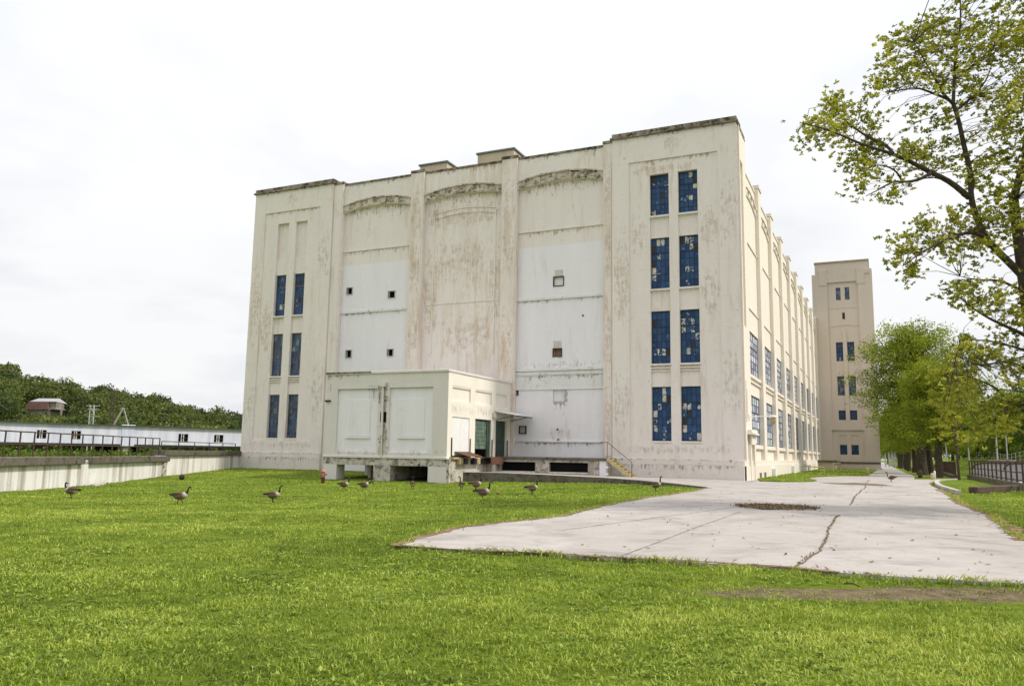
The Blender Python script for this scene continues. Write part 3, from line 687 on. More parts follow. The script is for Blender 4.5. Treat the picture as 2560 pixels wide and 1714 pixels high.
stain(fac, front(.07), -36.3, -35.2, 7.0, 14.5, 'patch_tan'); stain(fac, front(.07), -2.35, -1.2, 13.2, 17.6, 'patch_tan'); stain(fac, front(.07), -2.35, -1.2, 8.0, 14.2, 'patch_grey'); stain(fac, front(.07), -6.6, -5.5, 12.8, 17.4, 'patch_grey'); stain(fac, front(.07), -6.6, -2, 18.6, 19.8, 'patch_tan', -.006)
for k, (u0, u1) in enumerate(bays):
    stain(fac, front(.30), u0, u1, 20.1, 21.3, 'stain_grey' if k != 1 else 'stain_tan'); stain(fac, front(.5), u0, u1, 17.2, 19.4, 'stain_tan')
    if k != 1: stain(fac, front(.5), u0, u1, 10.6, 11.44, 'stain_grey'); stain(fac, front(.5), u0, u1, 15.0, 16.1, 'stain_tan')
B3 = front(.5)
stain(fac, B3, -12.0, -11.0, 2.2, 4.6, 'stain_tan'); stain(fac, B3, -12.3, -10.7, 2.0, 3.4, 'patch_tan', -.006); stain(fac, B3, -14.5, -8.5, 6.6, 7.6, 'patch_grey'); stain(fac, front(.45), -14.5, -8.5, 5.6, 6.4, 'stain_dark'); stain(fac, front(.45), -12.5, -8.6, 5.7, 6.45, 'stain_tan')
stain(fac, B3, -14.5, -8.5, 1.2, 2.1, 'stain_grey'); stain(fac, B3, -12.1, -11.3, 7.0, 7.65, 'stain_grey')
for x0, x1 in ((-23.0, -22.0), (-15.7, -14.62), (-8.45, -7.84)):
    for z0 in (1, 6, 11, 15): stain(fac, front(.085), x0+.1, x1-.1, z0+random.uniform(-1, 1), z0+6.5, 'patch_tan', -.004-.001*z0/5)
for a_, b_, c_, d_ in ((-21.95, -20.8, 6, 19), (-16.8, -15.8, 6, 19), (-21.9, -15.8, 16.5, 19.4), (-21, -17, 12, 17.5), (-20.5, -16.5, 7, 12)): stain(fac, front(.5), a_, b_, c_, d_, 'patch_tan', -.004-.0007*(a_+22))
# ------------------------------------------------------------------ stair tower at the far end
tw = empty('stair_tower', FACT_LOC, FACT_RZ, 'tall tan square tower with paired narrow windows at the far end of the factory', 'tower')
TY = 68.5
a = MB(); T0, T1 = front(TY), front(TY+.2)
perf(a, T0, -.4, 7.25, 1.0, 26.6, [(1.55, 5.42, 6.4, 25.4), (1.45, 5.45, 1.82, 5.2)], .2)
tcols = [(2.37, 3.25), (3.78, 4.67)]
holes = [(u0, u1, z0, z1) for u0, u1 in tcols for z0, z1 in ((14.5, 17.1), (9.86, 12.46), (6.56, 7.85))] + [(2.62, 3.22, 22.9, 24.65), (3.76, 4.34, 22.9, 24.65), (3.33, 3.66, 20.24, 21.15)]
perf(a, T1, 1.55, 5.42, 6.4, 25.4, holes, .25)
perf(a, T1, 1.45, 5.45, 1.82, 5.2, [(u0, u1, 1.96, 4.56) for u0, u1 in tcols], .25)
a.quad((7.25, TY, 1.0), (7.25, TY+11, 1.0), (7.25, TY+11, 26.6), (7.25, TY, 26.6)); a.quad((-.4, TY, 1.0), (-.4, TY+11, 1.0), (-.4, TY+11, 26.6), (-.4, TY, 26.6))
a.quad((-.4, TY, 26.6), (7.25, TY, 26.6), (7.25, TY+11, 26.6), (-.4, TY+11, 26.6)); a.quad((-.4, TY+11, 1), (7.25, TY+11, 1), (7.25, TY+11, 26.6), (-.4, TY+11, 26.6))
a.build('wall', 'tower_paint', tw)
a = MB(); a.box(1, 6, TY+.5, TY+3, 1.2, 26); a.build('core', 'dark_void', tw)
a = MB(); a.box(.02, 6.86, TY+.12, TY+10.5, 26.6, 28.12); a.build('upper_block', 'tower_paint', tw)
a = MB(); a.box(-.05, 6.93, TY+.03, TY+10.6, 28.12, 28.36); a.build('coping', 'tower_coping', tw)
for x0, x1, z1 in ((.5, 1.57, 27.24), (5.3, 6.34, 27.27)):
    a = MB(); a.box(x0, x1, TY-.06, TY+.4, 25.0, z1); a.build('buttress_head', 'tower_paint', tw, .02)
a = MB(); a.box(6.34, 7.22, TY-.02, TY+.4, 26.6, 27.0); a.box(6.3, 6.9, TY-.12, TY+.2, 26.35, 26.5); a.build('shoulder', 'tower_paint', tw)
for z_, h_, d_ in ((25.36, .10, .12), (21.78, .06, .16)): a = MB(); a.box(1.6, 5.4, TY+d_, TY+.22, z_, z_+h_); a.build('moulding', 'tower_paint', tw)
a = MB(); us = np.linspace(1.58, 5.4, 11); hz = lambda u: 19.15+.25*(1-((u-3.5)/1.9)**2)
for p, q in zip(us, us[1:]): a.hexa([T1(p, hz(p), -.06), T1(q, hz(q), -.06), T1(q, hz(q), .01), T1(p, hz(p), .01), T1(p, hz(p)+.07, -.06), T1(q, hz(q)+.07, -.06), T1(q, hz(q)+.07, .01), T1(p, hz(p)+.07, .01)])
a.build('moulding', 'tower_paint', tw)
a = MB(); a.box(3.27, 3.76, TY+.08, TY+.21, 6.45, 18.6); a.build('mullion_pier', 'tower_paint', tw)
for u0, u1 in tcols:
    for z0, z1 in ((14.5, 17.1), (9.86, 12.46), (6.56, 7.85)):
        window(tw, T1, u0, u1, z0, z1, 3, 5 if z1-z0 > 2 else 3, (4,) if z1-z0 > 2 else (), 'pane_dim' if z0 < 12 and z0 > 8 else 'navy_pane', 'sash_grey', .12)
    window(tw, T1, u0, u1, 1.96, 3.25, 3, 3, (), 'navy_pane', 'sash_steel', .12)
    a = MB(); a.box(u0, u1, TY+.3, TY+.34, 3.25, 4.56); a.build('blank_panel', 'tower_paint', tw)
for u0, u1, z0, z1 in ((2.62, 3.22, 22.9, 24.65), (3.76, 4.34, 22.9, 24.65)): window(tw, T1, u0, u1, z0, z1, 2, 4, (), 'pane_dim', 'sash_grey', .12)
a = MB(); a.box(3.33, 3.66, TY+.34, TY+.4, 20.24, 21.15); a.build('slit_window', 'dark_steel', tw)
a = MB(); a.box(-.42, 7.27, TY-.08, TY+11, -.9, .78); a.build('plinth', 'tower_paint', tw); a = MB(); a.box(-.41, 7.26, TY-.16, TY+.1, .78, 1.02); a.build('plinth_band', 'mossy_concrete', tw)
hut = empty('low_hut', FACT_LOC, FACT_RZ, 'low tan flat roofed hut tucked in the corner before the tower', 'hut')
a = MB(); a.box(-.25, 2.0, 60, 66, -.5, .95); a.build('wall', 'tower_paint', hut); a = MB(); a.box(-.2, 2.35, 59.7, 66.2, .95, 1.2); a.build('roof', 'mossy_concrete', hut, .03)
a = MB(); a.box(2.0, 2.04, 60.3, 61.5, -.3, .8); a.build('door', 'dark_steel', hut)

# ------------------------------------------------------------------ loading annex, dock and stairs
ax = empty('loading_annex', FACT_LOC, FACT_RZ, 'low white loading annex on legs with green doors built against the factory front', 'annex')
X0, X1, Y0, Y1 = -23.2, -14.8, -8.3, .4
AF, AS = front(Y0), side(X1)
a = MB(); pans = [(-22.36, -19.48, 1.32, 5.10), (-18.68, -15.78, 1.32, 5.12)]
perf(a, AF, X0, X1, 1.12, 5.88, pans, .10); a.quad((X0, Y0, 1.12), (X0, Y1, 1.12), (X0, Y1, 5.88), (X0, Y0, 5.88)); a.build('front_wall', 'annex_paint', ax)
for (u0, u1, z0, z1), (b0, b1) in zip(pans, ((-21.7, -20.03), (-18.05, -16.35))):
    a = MB(); a.quad(*[AF(u, z, .10) for u, z in ((u0, z0), (u1, z0), (u1, z1), (u0, z1))]); a.build('white_panel', 'white_paint', ax)
    a = MB(); a.box(b0, b1, Y0+.07, Y0+.11, 2.25, 4.4); a.build('blocked_window', 'white_paint', ax, .01)
    a = MB(); a.box(b0-.04, b1+.04, Y0+.01, Y0+.12, 2.12, 2.22); a.build('sill', 'white_paint', ax)
    a = MB(); a.box(u0, u1, Y0-.03, Y0+.05, z1-.08, z1+.03); a.build('lintel', 'annex_paint', ax)
a = MB(); a.box(X0-.05, X1+.05, Y0-.07, Y1-.2, 5.88, 6.03); a.build('roof_edge', 'annex_paint', ax, .02)
a = MB(); a.box(X0-.052, X0+3.2, Y0-.075, Y0+.1, 5.93, 6.035); a.build('roof_stain', 'coping_grime', ax)
a = MB(); a.box(X0-.04, X1+.03, Y0-.06, Y1-.2, .98, 1.12); a.build('floor_edge', 'annex_paint', ax, .02)
a = MB(); a.box(X0, X1, Y0, Y1-.2, .58, .98); a.build('floor_slab', 'dock_concrete', ax)
for x0, x1, y0, y1, mt in ((X0, -22.22, Y0, -7.5, 'annex_paint'), (-19.62, -18.48, Y0, -7.6, 'dock_concrete'), (-15.98, X1, Y0, -7.5, 'annex_paint'), (-21.15, -20.95, -6.6, -6.2, 'annex_paint'), (X0, -22.6, -4, -3.4, 'dock_concrete'), (X0, -22.6, -.4, .2, 'dock_concrete')):
    a = MB(); a.box(x0, x1, y0, y1, -1.0, .58); a.build('leg', mt, ax)
a = MB(); a.box(-20.95, -20.35, -5, -4.6, -1, .58); a.box(-18.6, -18.5, -7.5, .2, -1, .58); a.box(X1-.25, X1-.01, -7.5, .2, -1, .58); a.build('undercroft_wall', 'dock_concrete', ax)
a = MB(); a.box(-18.5, -15.05, -4.2, -4.1, -1, .58); a.build('undercroft_shade_back', 'dark_void', ax)  # near-black sheet painting the deep shade under the annex
a = MB(); a.quad((-18.5, -8.1, -.27), (-15.0, -8.1, -.27), (-15.0, .2, .0), (-18.5, .2, .0)); a.build('undercroft_shade_floor', 'stone_brown', ax)  # dark floor colour added to deepen the shade in the opening
pipe = MB(); pipe.tube([(-19.1, Y0-.09, 5.1), (-19.08, Y0-.09, 2.3)], .07, 8); pipe.tube([(-19.08, Y0-.08, 2.3), (-19.06, Y0-.08, 1.1)], .035, 8)
pipe.box(-19.27, -18.93, Y0-.2, Y0-.0, 5.1, 5.36); pipe.build('downpipe', 'annex_paint', ax)
a = MB(); a.box(-19.28, -18.86, Y0-.012, Y0-.004, 3.05, 3.65); a.build('wall_hole', 'dark_void', ax)
a = MB()
for i in range(26):
    z = 1.2+i*.16; w_ = random.uniform(.10, .28)*(1.3 if z < 2.5 else 1); c_ = -19.02+random.uniform(-.06, .06); a.quad((c_-w_, Y0-.0045, z), (c_+w_, Y0-.0045, z), (c_+w_, Y0-.0045, z+.15), (c_-w_, Y0-.0045, z+.15))
a.build('wall_stain', 'dock_concrete', ax)
a = MB(); a.box(-23.23, -22.85, Y0-.1, Y0+.02, 4.28, 4.38); a.build('lamp_bracket', 'dark_steel', ax)
a = MB(); dh = [(-7.76, -5.66, 1.12, 3.38), (-4.92, -2.72, 1.12, 3.40), (-2.1, -.45, 1.12, 3.42)]; uh = [(-7.82, -5.58, 4.28, 5.14), (-4.94, -2.72, 4.28, 5.16), (-2.1, -.5, 4.28, 5.17)]
perf(a, AS, Y0, Y1, 1.12, 5.88, dh+uh, .22)
for h in uh: a.quad(*[AS(u, z, .09) for u, z in ((h[0], h[2]), (h[1], h[2]), (h[1], h[3]), (h[0], h[3]))])
a.build('side_wall', 'annex_sunlit_paint', ax)
for h in uh:
    b = MB(); pbox(b, AS, h[0], h[1], h[3]-.09, h[3], .02, .10); b.build('lintel', 'annex_sunlit_paint', ax)
b = MB(); pbox(b, AS, dh[0][0], -6.72, 1.2, 3.36, .04, .10); pbox(b, AS, -6.70, dh[0][1], 1.2, 3.36, .045, .10); b.build('sliding_door', 'white_metal', ax)
rd = MB(); pbox(rd, AS, -4.92, -2.72, 3.3, 3.40, .10, .24); rdo = rd.build('roller_door', 'green_door', ax)
for i in range(7):
    z = 1.62+i*.24; b = MB(); pbox(b, AS, -4.9, -3.22, z, z+.225, .12, .16); b.build('board', 'green_boards', rdo)
b = MB(); pbox(b, AS, -3.2, -2.74, 1.14, 3.3, .08, .2); b.build('jamb_panel', 'green_door', ax)
b = MB(); pbox(b, AS, -4.92, -2.72, 1.12, 3.4, .9, .95); pbox(b, AS, -4.92, -2.72, 1.10, 1.125, .2, .95); b.build('dark_interior', 'dark_void', ax)
gd = MB(); pbox(gd, AS, -2.1, -.45, 1.14, 3.42, .14, .20); gdo = gd.build('green_door', 'green_door', ax)
for z in (1.5, 2.1, 2.7): b = MB(); pbox(b, AS, -1.95, -.6, z, z+.42, .12, .145); b.build('door_panel', 'green_door', gdo)
for y in (-7.85, -5.6, -2.66, -.42): b = MB(); pbox(b, AS, y, y+.12, 1.14, 2.2, -.03, .05); b.build('corner_guard', 'dark_steel', ax)
cn_ = MB(); cn_.hexa([(X1, -2.25, 3.97), (X1+1.5, -2.25, 3.72), (X1+1.5, .3, 3.72), (X1, .3, 3.97), (X1, -2.25, 4.05), (X1+1.5, -2.25, 3.79), (X1+1.5, .3, 3.79), (X1, .3, 4.05)]); can = cn_.build('canopy', 'white_metal', ax)
b = MB(); b.bar((X1, -2.1, 3.45), (X1+1.3, -2.1, 3.72), .04); b.bar((X1, .1, 3.45), (X1+1.3, .1, 3.72), .04); b.bar((X1+1.46, -2.2, 3.68), (X1+1.46, .25, 3.68), .06); b.build('brace', 'dark_steel', can)
b = MB(); b.box(X1, X1+.14, -2.62, -2.32, 3.55, 3.85); b.build('junction_box', 'plate_grey', ax)
# dock edge below the doors
b = MB(); b.box(X1, X1+.16, Y0, -2.0, -.6, 1.0); b.build('dock_wall', 'dock_concrete', ax)
b = MB(); b.box(X1, X1+.3, -8.05, -2.0, 1.0, 1.12); b.build('dock_edge', 'bumper_tan', ax)
for y, mt in ((-7.5, 'bumper_tan'), (-6.9, 'dark_steel'), (-5.75, 'dark_steel'), (-5.35, 'bumper_tan'), (-4.6, 'dark_steel'), (-4.0, 'dark_steel'), (-2.3, 'dark_steel')):
    b = MB(); b.box(X1+.17, X1+.42, y, y+.42, .72, 1.06); b.build('dock_bumper', mt, ax, .02)
for k_, (y0, y1, t0) in enumerate(((-7.35, -5.5, .28), (-4.75, -2.7, -.14))):
    b = MB(); b.hexa([(X1-.05, y0, 1.14+t0*.95), (X1+.8, y0, 1.14+t0*.1), (X1+.8, y1, 1.14+t0*.1), (X1-.05, y1, 1.14+t0*.95), (X1-.05, y0, 1.17+t0*.95), (X1+.8, y0, 1.17+t0*.1), (X1+.8, y1, 1.17+t0*.1), (X1-.05, y1, 1.17+t0*.95)])
    if k_: b.hexa([(X1+.8, y0+.5, .72), (X1+.84, y0+.5, .72), (X1+.84, y1, .72), (X1+.8, y1, .72), (X1+.8, y0+.3, 1.12), (X1+.84, y0+.3, 1.12), (X1+.84, y1, 1.12), (X1+.8, y1, 1.12)])
    b.build('leveller_plate', 'rust_plate', ax)
stain(ax, AF, -20.2, -18.0, 1.15, 5.2, 'stain_dark', -.006); stain(ax, front(Y0-.001), X0, X1, .58, .98, 'stain_dark'); stain(ax, front(Y0-.001), X0, -18, .58, .98, 'stain_dark', -.008); stain(ax, AF, X0, -20.5, 5.2, 5.88, 'stain_dark'); stain(ax, front(Y0-.001), -19.6, -18.5, -.4, .58, 'stain_dark'); stain(ax, AF, X0, X0+.5, 3.5, 5.9, 'stain_tan')
stain(ax, AF, X0, X1, 1.0, 1.7, 'patch_grey'); stain(ax, side(X1), -7.9, -.4, 3.3, 4.4, 'patch_grey', -.005); stain(ax, side(X1+.16), Y0, -2, -.2, 1.0, 'stain_dark', -.004)
dk = empty('loading_dock', FACT_LOC, FACT_RZ, 'raised mossy concrete loading dock with two dark openings under it', 'loading dock')
a = MB(); DX0, DX1 = -14.62, -7.62
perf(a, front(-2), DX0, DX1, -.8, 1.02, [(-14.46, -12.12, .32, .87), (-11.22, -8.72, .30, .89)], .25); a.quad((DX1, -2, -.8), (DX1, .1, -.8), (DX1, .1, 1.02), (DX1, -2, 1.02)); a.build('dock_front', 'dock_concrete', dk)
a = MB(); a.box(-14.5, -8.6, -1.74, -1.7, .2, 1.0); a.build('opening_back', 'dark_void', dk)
a = MB(); a.box(DX0, DX1+.06, -2.12, .45, 1.02, 1.19); a.build('dock_slab', 'mossy_concrete', dk, .02)
a = MB(); a.box(-8.0, DX1+.02, -2.03, -1.6, -.8, 1.02); a.build('end_pillar', 'white_paint', dk)
for x0, x1 in ((-14.46, -12.12), (-11.22, -8.72)): a = MB(); a.box(x0, x1, -2.04, -1.8, .24, .32); a.build('opening_sill', 'plinth_paint', dk)
st = empty('dock_stairs', FACT_LOC, FACT_RZ, 'yellow steel stairs with thin handrail going down from loading dock', 'stairs')
SA, SB = Vector((-7.5, -2.05, 1.19)), Vector((-6.02, -2.05, .06))
for y in (-2.05, -1.15):
    a = MB(); a.bar((SA.x, y, SA.z-.05), (SB.x, y, SB.z+.02), .04, .20); a.build('stringer', 'yellow_paint', st)
for i in range(7):
    t = (i+.5)/7; p = SA.lerp(SB, t); a = MB(); a.box(p.x-.12, p.x+.12, -2.02, -1.18, p.z-.03, p.z+.0); a.build('tread', 'yellow_paint', st)
a = MB(); a.tube([(-7.95, -2.08, 2.1), (-7.5, -2.08, 2.12), (SB.x, -2.08, .98), (SB.x, -2.08, .03)], .02, 6); a.tube([(-7.5, -2.08, 1.2), (-7.5, -2.08, 2.12)], .018, 6); a.build('handrail', 'rust_steel', st)
# sloping apron before the dock, with its dark kerb wall
kb = [(1114, 1200, 1179.4), (1246, 1202, 1181.5), (1372, 1203.5, 1187), (1504, 1205, 1193.5), (1600, 1208.5, 1200.5), (1683, 1213, 1208), (1771, 1219, 1218)]
kpts = []
for px_, yb_, yt_ in kb:
    p = at(px_, yb_); kpts.append((p.x, p.y, p.z, deep(px_, yt_, p.y).z))
apr = MB(); back = [lw_ for lw_ in [L2W(-14.75, -6.5), L2W(-14.75, -2), L2W(-12, -1.9), L2W(-9, -1.9), L2W(-7, -.1), L2W(-3, -.1), L2W(.6, -.1)]]
for i in range(len(kpts)-1):
    a_, b_ = kpts[i], kpts[i+1]; c_, d_ = back[i+1], back[i]; zc_, zd_ = max(.03, a_[3]*0+b_[3]*.75), max(.03, a_[3]*.75)
    apr.quad((a_[0], a_[1], a_[3]), (b_[0], b_[1], b_[3]), (*c_, max(.05, b_[3])), (*d_, max(.05, a_[3])))
ap = [(k[0], k[1]) for k in kpts] + back[::-1]
apron = tag(apr.build('apron', 'paving'), kind='structure')
kw = MB(); nd = np.array([SYW, -CYW])*.16
for a_, b_ in zip(kpts, kpts[1:]):
    pa, pb = np.array(a_[:2]), np.array(b_[:2])
    kw.hexa([(*(pa+nd), -.9), (*(pb+nd), -.9), (*(pb-nd), -.9), (*(pa-nd), -.9), (*(pa+nd), a_[3]+.012), (*(pb+nd), b_[3]+.012), (*(pb-nd), b_[3]+.012), (*(pa-nd), a_[3]+.012)])
tag(kw.build('apron_kerb_wall', 'mossy_concrete'), 'dark mossy concrete kerb wall edging the lawn before the loading dock', 'kerb wall')
# grass island by the sunny wall
isl = [L2W(.15, 4.5), A2(1900, 1204), A2(1952, 1206), A2(2007, 1206), A2(2030, 1205), A2(2042, 1203), A2(2025, 1199), A2(2012, 1196.6), A2(2040, 1193.5), A2(2072, 1191.5), A2(2120, 1190.5), A2(2168, 1190.5), L2W(6.8, 66), L2W(3, 67), L2W(.15, 67)]
island = drape('grass_verge', isl, 'turf', .09, 1.0, kind='structure', skirt=.1)
isl_np = np.array(isl)
# ------------------------------------------------------------------ left boundary wall, railing
bw = empty('boundary_wall', (0, 0, 0), 0, 'stained white concrete wall with dark coping along the left side of the lawn', 'wall')
P0, P1, P2 = np.array((-20.15, 32.0)), np.array((-21.55, 50.3)), np.array(L2W(-37.45, -.1))
PB0 = P0 + (P0-P1)*1.3
def wall_run(a, b, z0, z1, th, mat, name, n=6, over=0, bevel=.02, za=None):
    a, b = np.array(a), np.array(b); t = (b-a)/np.hypot(*(b-a)); nl = np.array([t[1], -t[0]])  # towards the lawn
    mb = MB(); p, q = a+nl*over, b+nl*over; r, s_ = b-nl*th, a-nl*th
    mb.hexa([(*p, z0), (*q, z0), (*r, z0), (*s_, z0), (*p, z1), (*q, z1), (*r, z1), (*s_, z1)])
    return mb.build(name, mat, bw, bevel)
wall_run(PB0, P1, -1.2, .54, .5, 'wall_white', 'wall_body'); wall_run(P1, P2, -1.2, .91, .5, 'wall_white', 'wall_body')
ed = P1-P0; ed = ed/np.hypot(*ed); brk = P0+ed*7.2
wall_run(PB0, brk-ed*.35, .54, .9, .75, 'mossy_concrete', 'coping', over=.22); wall_run(brk+ed*.45, P1+ed*.3, .54, .88, .75, 'mossy_concrete', 'coping', over=.22)
wall_run(brk-ed*.35, brk+ed*.45, .50, .72, .6, 'dock_concrete', 'broken_coping', over=.03, bevel=.06)
wall_run(P1-ed*.35, P2, .91, 1.23, .75, 'mossy_concrete', 'coping', over=.16)
wall_run(P1-ed*.5, P1+ed*.05, -.6, .9, .5, 'dock_concrete', 'buttress', over=.14)
rubble = empty('rubble_heap', (0, 0, 0), 0, 'small pile of broken concrete lumps at the foot of the white wall', 'rubble')
for i in range(7):
    c = P0+ed*random.uniform(7.0, 8.6)+np.array((random.uniform(.2, .8), 0)); bm_ = bmesh.new(); bmesh.ops.create_icosphere(bm_, subdivisions=1, radius=random.uniform(.08, .2))
    for v in bm_.verts: v.co *= random.uniform(.7, 1.2)
    me = bpy.data.meshes.new('lump'); bm_.to_mesh(me); bm_.free(); o = link('lump', me, 'kerb_concrete', rubble); o.location = (*c, float(zg(*c))+.03); o.scale = (1.2, 1, .6)
rl = empty('wall_railing', (0, 0, 0), 0, 'rusty pipe railing with two rails on top of the long white wall', 'railing')
def rail_line(root, a, b, z0, z1, mids, posts, r, mat='rust_steel', wob=.0):
    a, b = Vector((*a, 0)), Vector((*b, 0))
    for i, t in enumerate(posts):
        p = a.lerp(b, t); mb = MB(); dx = random.uniform(-wob, wob); mb.tube([(p.x, p.y, z0), (p.x+dx, p.y+dx, z1+.01)], r*1.15, 6); mb.build('post', mat, root)
    for z in [z1]+list(mids):
        mb = MB(); n = len(posts); mb.tube([(lambda p: (p.x, p.y, z+random.uniform(-wob, wob)*.3))(a.lerp(b, t)) for t in posts], r, 6); mb.build('rail', mat, root)
off = np.array((-.28, -.02))
rail_line(rl, PB0+off, P1+off-ed*.4, .88, 1.95, [1.42], np.linspace(0, 1, 37), .032, wob=.02)
rl2 = empty('short_railing', (0, 0, 0), 0, 'short single rail railing on the higher wall end beside the factory', 'railing')
rail_line(rl2, P1+off, P2+np.array((-.25, -.3)), 1.22, 1.78, [], np.linspace(0, 1, 6), .028)

# ------------------------------------------------------------------ elevated clad shed
sa, sb = deep(-420, 1100, 74), deep(0, 1100, 85); sb2 = deep(640, 1100, 104)
dr_ = Vector((sb2.x-sb.x, sb2.y-sb.y, 0)); Lsh = dr_.length; dr_.normalize(); st_ = Vector((sb.x, sb.y, 0)) - dr_*26
shed = empty('clad_shed', (st_.x, st_.y, 0), math.atan2(dr_.y, dr_.x), 'long low pale blue corrugated metal shed raised on posts at far left', 'shed')
Ls = Lsh+26+14
def shx(px): 
    d = ray(px, 1100); n = Vector((-dr_.y, dr_.x, 0)); t = st_.dot(n)/(d.x*n.x+d.y*n.y); p = Vector((d.x*t, d.y*t, 0)); return (p-st_).dot(dr_)
wx = [(shx(.27327*a), shx(.27327*b), 2.20, 3.12) for a, b in ((332, 420), (648, 735), (1630, 1720), (1957, 2042))]
a = MB(); perf(a, front(0), 0, Ls, 1.75, 3.88, wx, .15); a.quad((0, 6, 1.75), (Ls, 6, 1.75), (Ls, 6, 3.88), (0, 6, 3.88)); a.build('cladding', 'cladding', shed)
a = MB(); a.hexa([(-.3, -.35, 3.87), (Ls, -.35, 3.87), (Ls, 6.3, 3.87), (-.3, 6.3, 3.87), (-.3, -.35, 3.91), (Ls, -.35, 3.91), (Ls, 6.3, 4.1), (-.3, 6.3, 4.1)]); a.build('roof', 'dark_steel', shed)
a = MB(); a.box(0, Ls, .05, 6, 1.55, 1.76); a.build('floor_beam', 'dark_steel', shed)
for h in wx:
    a = MB(); a.box(h[0], h[1], .13, .16, h[2], h[3]); w_ = a.build('window', 'dark_void', shed)
    for f_ in (.33, .55): a = MB(); x = h[0]+(h[1]-h[0])*f_; a.box(x-.05, x+.05, .05, .14, h[2], h[3]); a.build('mullion', 'plate_grey', w_)
    a = MB(); a.box(h[0]-.06, h[1]+.06, .02, .12, h[2]+.40, h[2]+.45); a.build('glazing_bar', 'dark_steel', w_)
x = shx(.27327*1180); a = MB(); a.box(x-.9, x+.6, -.06, .3, 1.5, 4.0); a.build('stair_bay', 'cladding', shed, .05)
for x_ in np.arange(2, Ls, 9.3):
    a = MB(); a.box(x_-.2, x_+.2, .6, 1.0, -.5, 1.6); a.build('post', 'rust_steel', shed)
a = MB(); a.box(x-.5, x+.3, .3, 1.2, -.5, 1.6); a.build('pillar', 'kerb_concrete', shed)
for px_, w_ in ((905, 2.4), (1205, 1.2)):
    x = shx(.27327*px_); a = MB(); a.box(x, x+w_, 1.2, 1.4, -.3, 1.5); a.build('dark_panel', 'dark_void', shed)  # near-black panel standing below the shed floor

# ------------------------------------------------------------------ leaf machinery
def leaf_quads(C, size, rng, tint, fold=.25, flat=0.0, aspect=.62, radiate=False):
    """one small rhombic leaf per centre"""
    n = len(C); d = rng.normal(size=(n, 3)); d[:, 2] *= (1-flat); d /= np.linalg.norm(d, axis=1)[:, None]
    e = rng.normal(size=(n, 3)); e[:, 2] *= (1-.5*flat); e -= d*(e*d).sum(1)[:, None]; e /= np.linalg.norm(e, axis=1)[:, None]; f = np.cross(d, e)
    s = (size*rng.uniform(.65, 1.35, n))[:, None]
    if radiate: d[:, 2] = d[:, 2]*.8+.15; C = C+d*s*.5
    V = np.stack([C-d*s*.5, C+e*s*aspect*.5+f*s*fold*.3, C+d*s*.5, C-e*s*aspect*.5+f*s*fold*.3], 1).reshape(-1, 3)
    Q = np.arange(4*n).reshape(n, 4); return V, Q, np.repeat(tint, 4)
def tubes_np(lines, k=5):
    """many tapering branches: list of (points (m,3), radii (m,))"""
    Vs, Fs, o = [], [], 0
    for P, r in lines:
        P = np.asarray(P, float); m = len(P); t = np.gradient(P, axis=0); t /= np.linalg.norm(t, axis=1)[:, None]+1e-9
        up = np.array([.31, .17, .93]); a = np.cross(t, up); a /= np.linalg.norm(a, axis=1)[:, None]+1e-9; b = np.cross(t, a)
        an = np.arange(k)*2*np.pi/k
        ring = P[:, None]+np.asarray(r)[:, None, None]*(np.cos(an)[None, :, None]*a[:, None]+np.sin(an)[None, :, None]*b[:, None])
        Vs.append(ring.reshape(-1, 3)); i = np.arange(m-1)[:, None]*k; j = np.arange(k)[None]; j2 = (j+1) % k
        Fs.append((np.stack([i+j, i+j2, i+k+j2, i+k+j], -1)+o).reshape(-1, 4)); o += m*k
    return np.concatenate(Vs), np.concatenate(Fs)
def smooth_line(pts, n):
    P = np.array(pts, float); d = np.concatenate([[0], np.cumsum(np.linalg.norm(np.diff(P, axis=0), axis=1))]); t = np.linspace(0, d[-1], n)
    Q = np.stack([np.interp(t, d, P[:, i]) for i in range(P.shape[1])], -1)
    for _ in range(2): Q[1:-1] = (Q[:-2]+2*Q[1:-1]+Q[2:])/4
    return Q
def twigs_to(tips, limbs, rng, r0=.018):
    """join every twig tip to the nearest limb with a bent twig"""
    L = np.concatenate([l[0] for l in limbs]); out = []; ks = []
    for t in tips:
        d = np.linalg.norm(L-t, axis=1)+.25*np.maximum(0, L[:, 2]-t[2]); s = L[np.argmin(d)]; m = (s+t)/2+rng.normal(0, .08, 3)*np.linalg.norm(t-s); m[2] += .06*np.linalg.norm(t-s)
        ln = np.linalg.norm(t-s); r = min(.05, r0*(.5+.35*ln)); out.append((np.array([s, (s+m)/2+rng.normal(0, .03, 3), m, (m+t)/2+rng.normal(0, .03, 3), t]), np.array([r, r*.8, r*.6, r*.45, r*.25])))
    return out

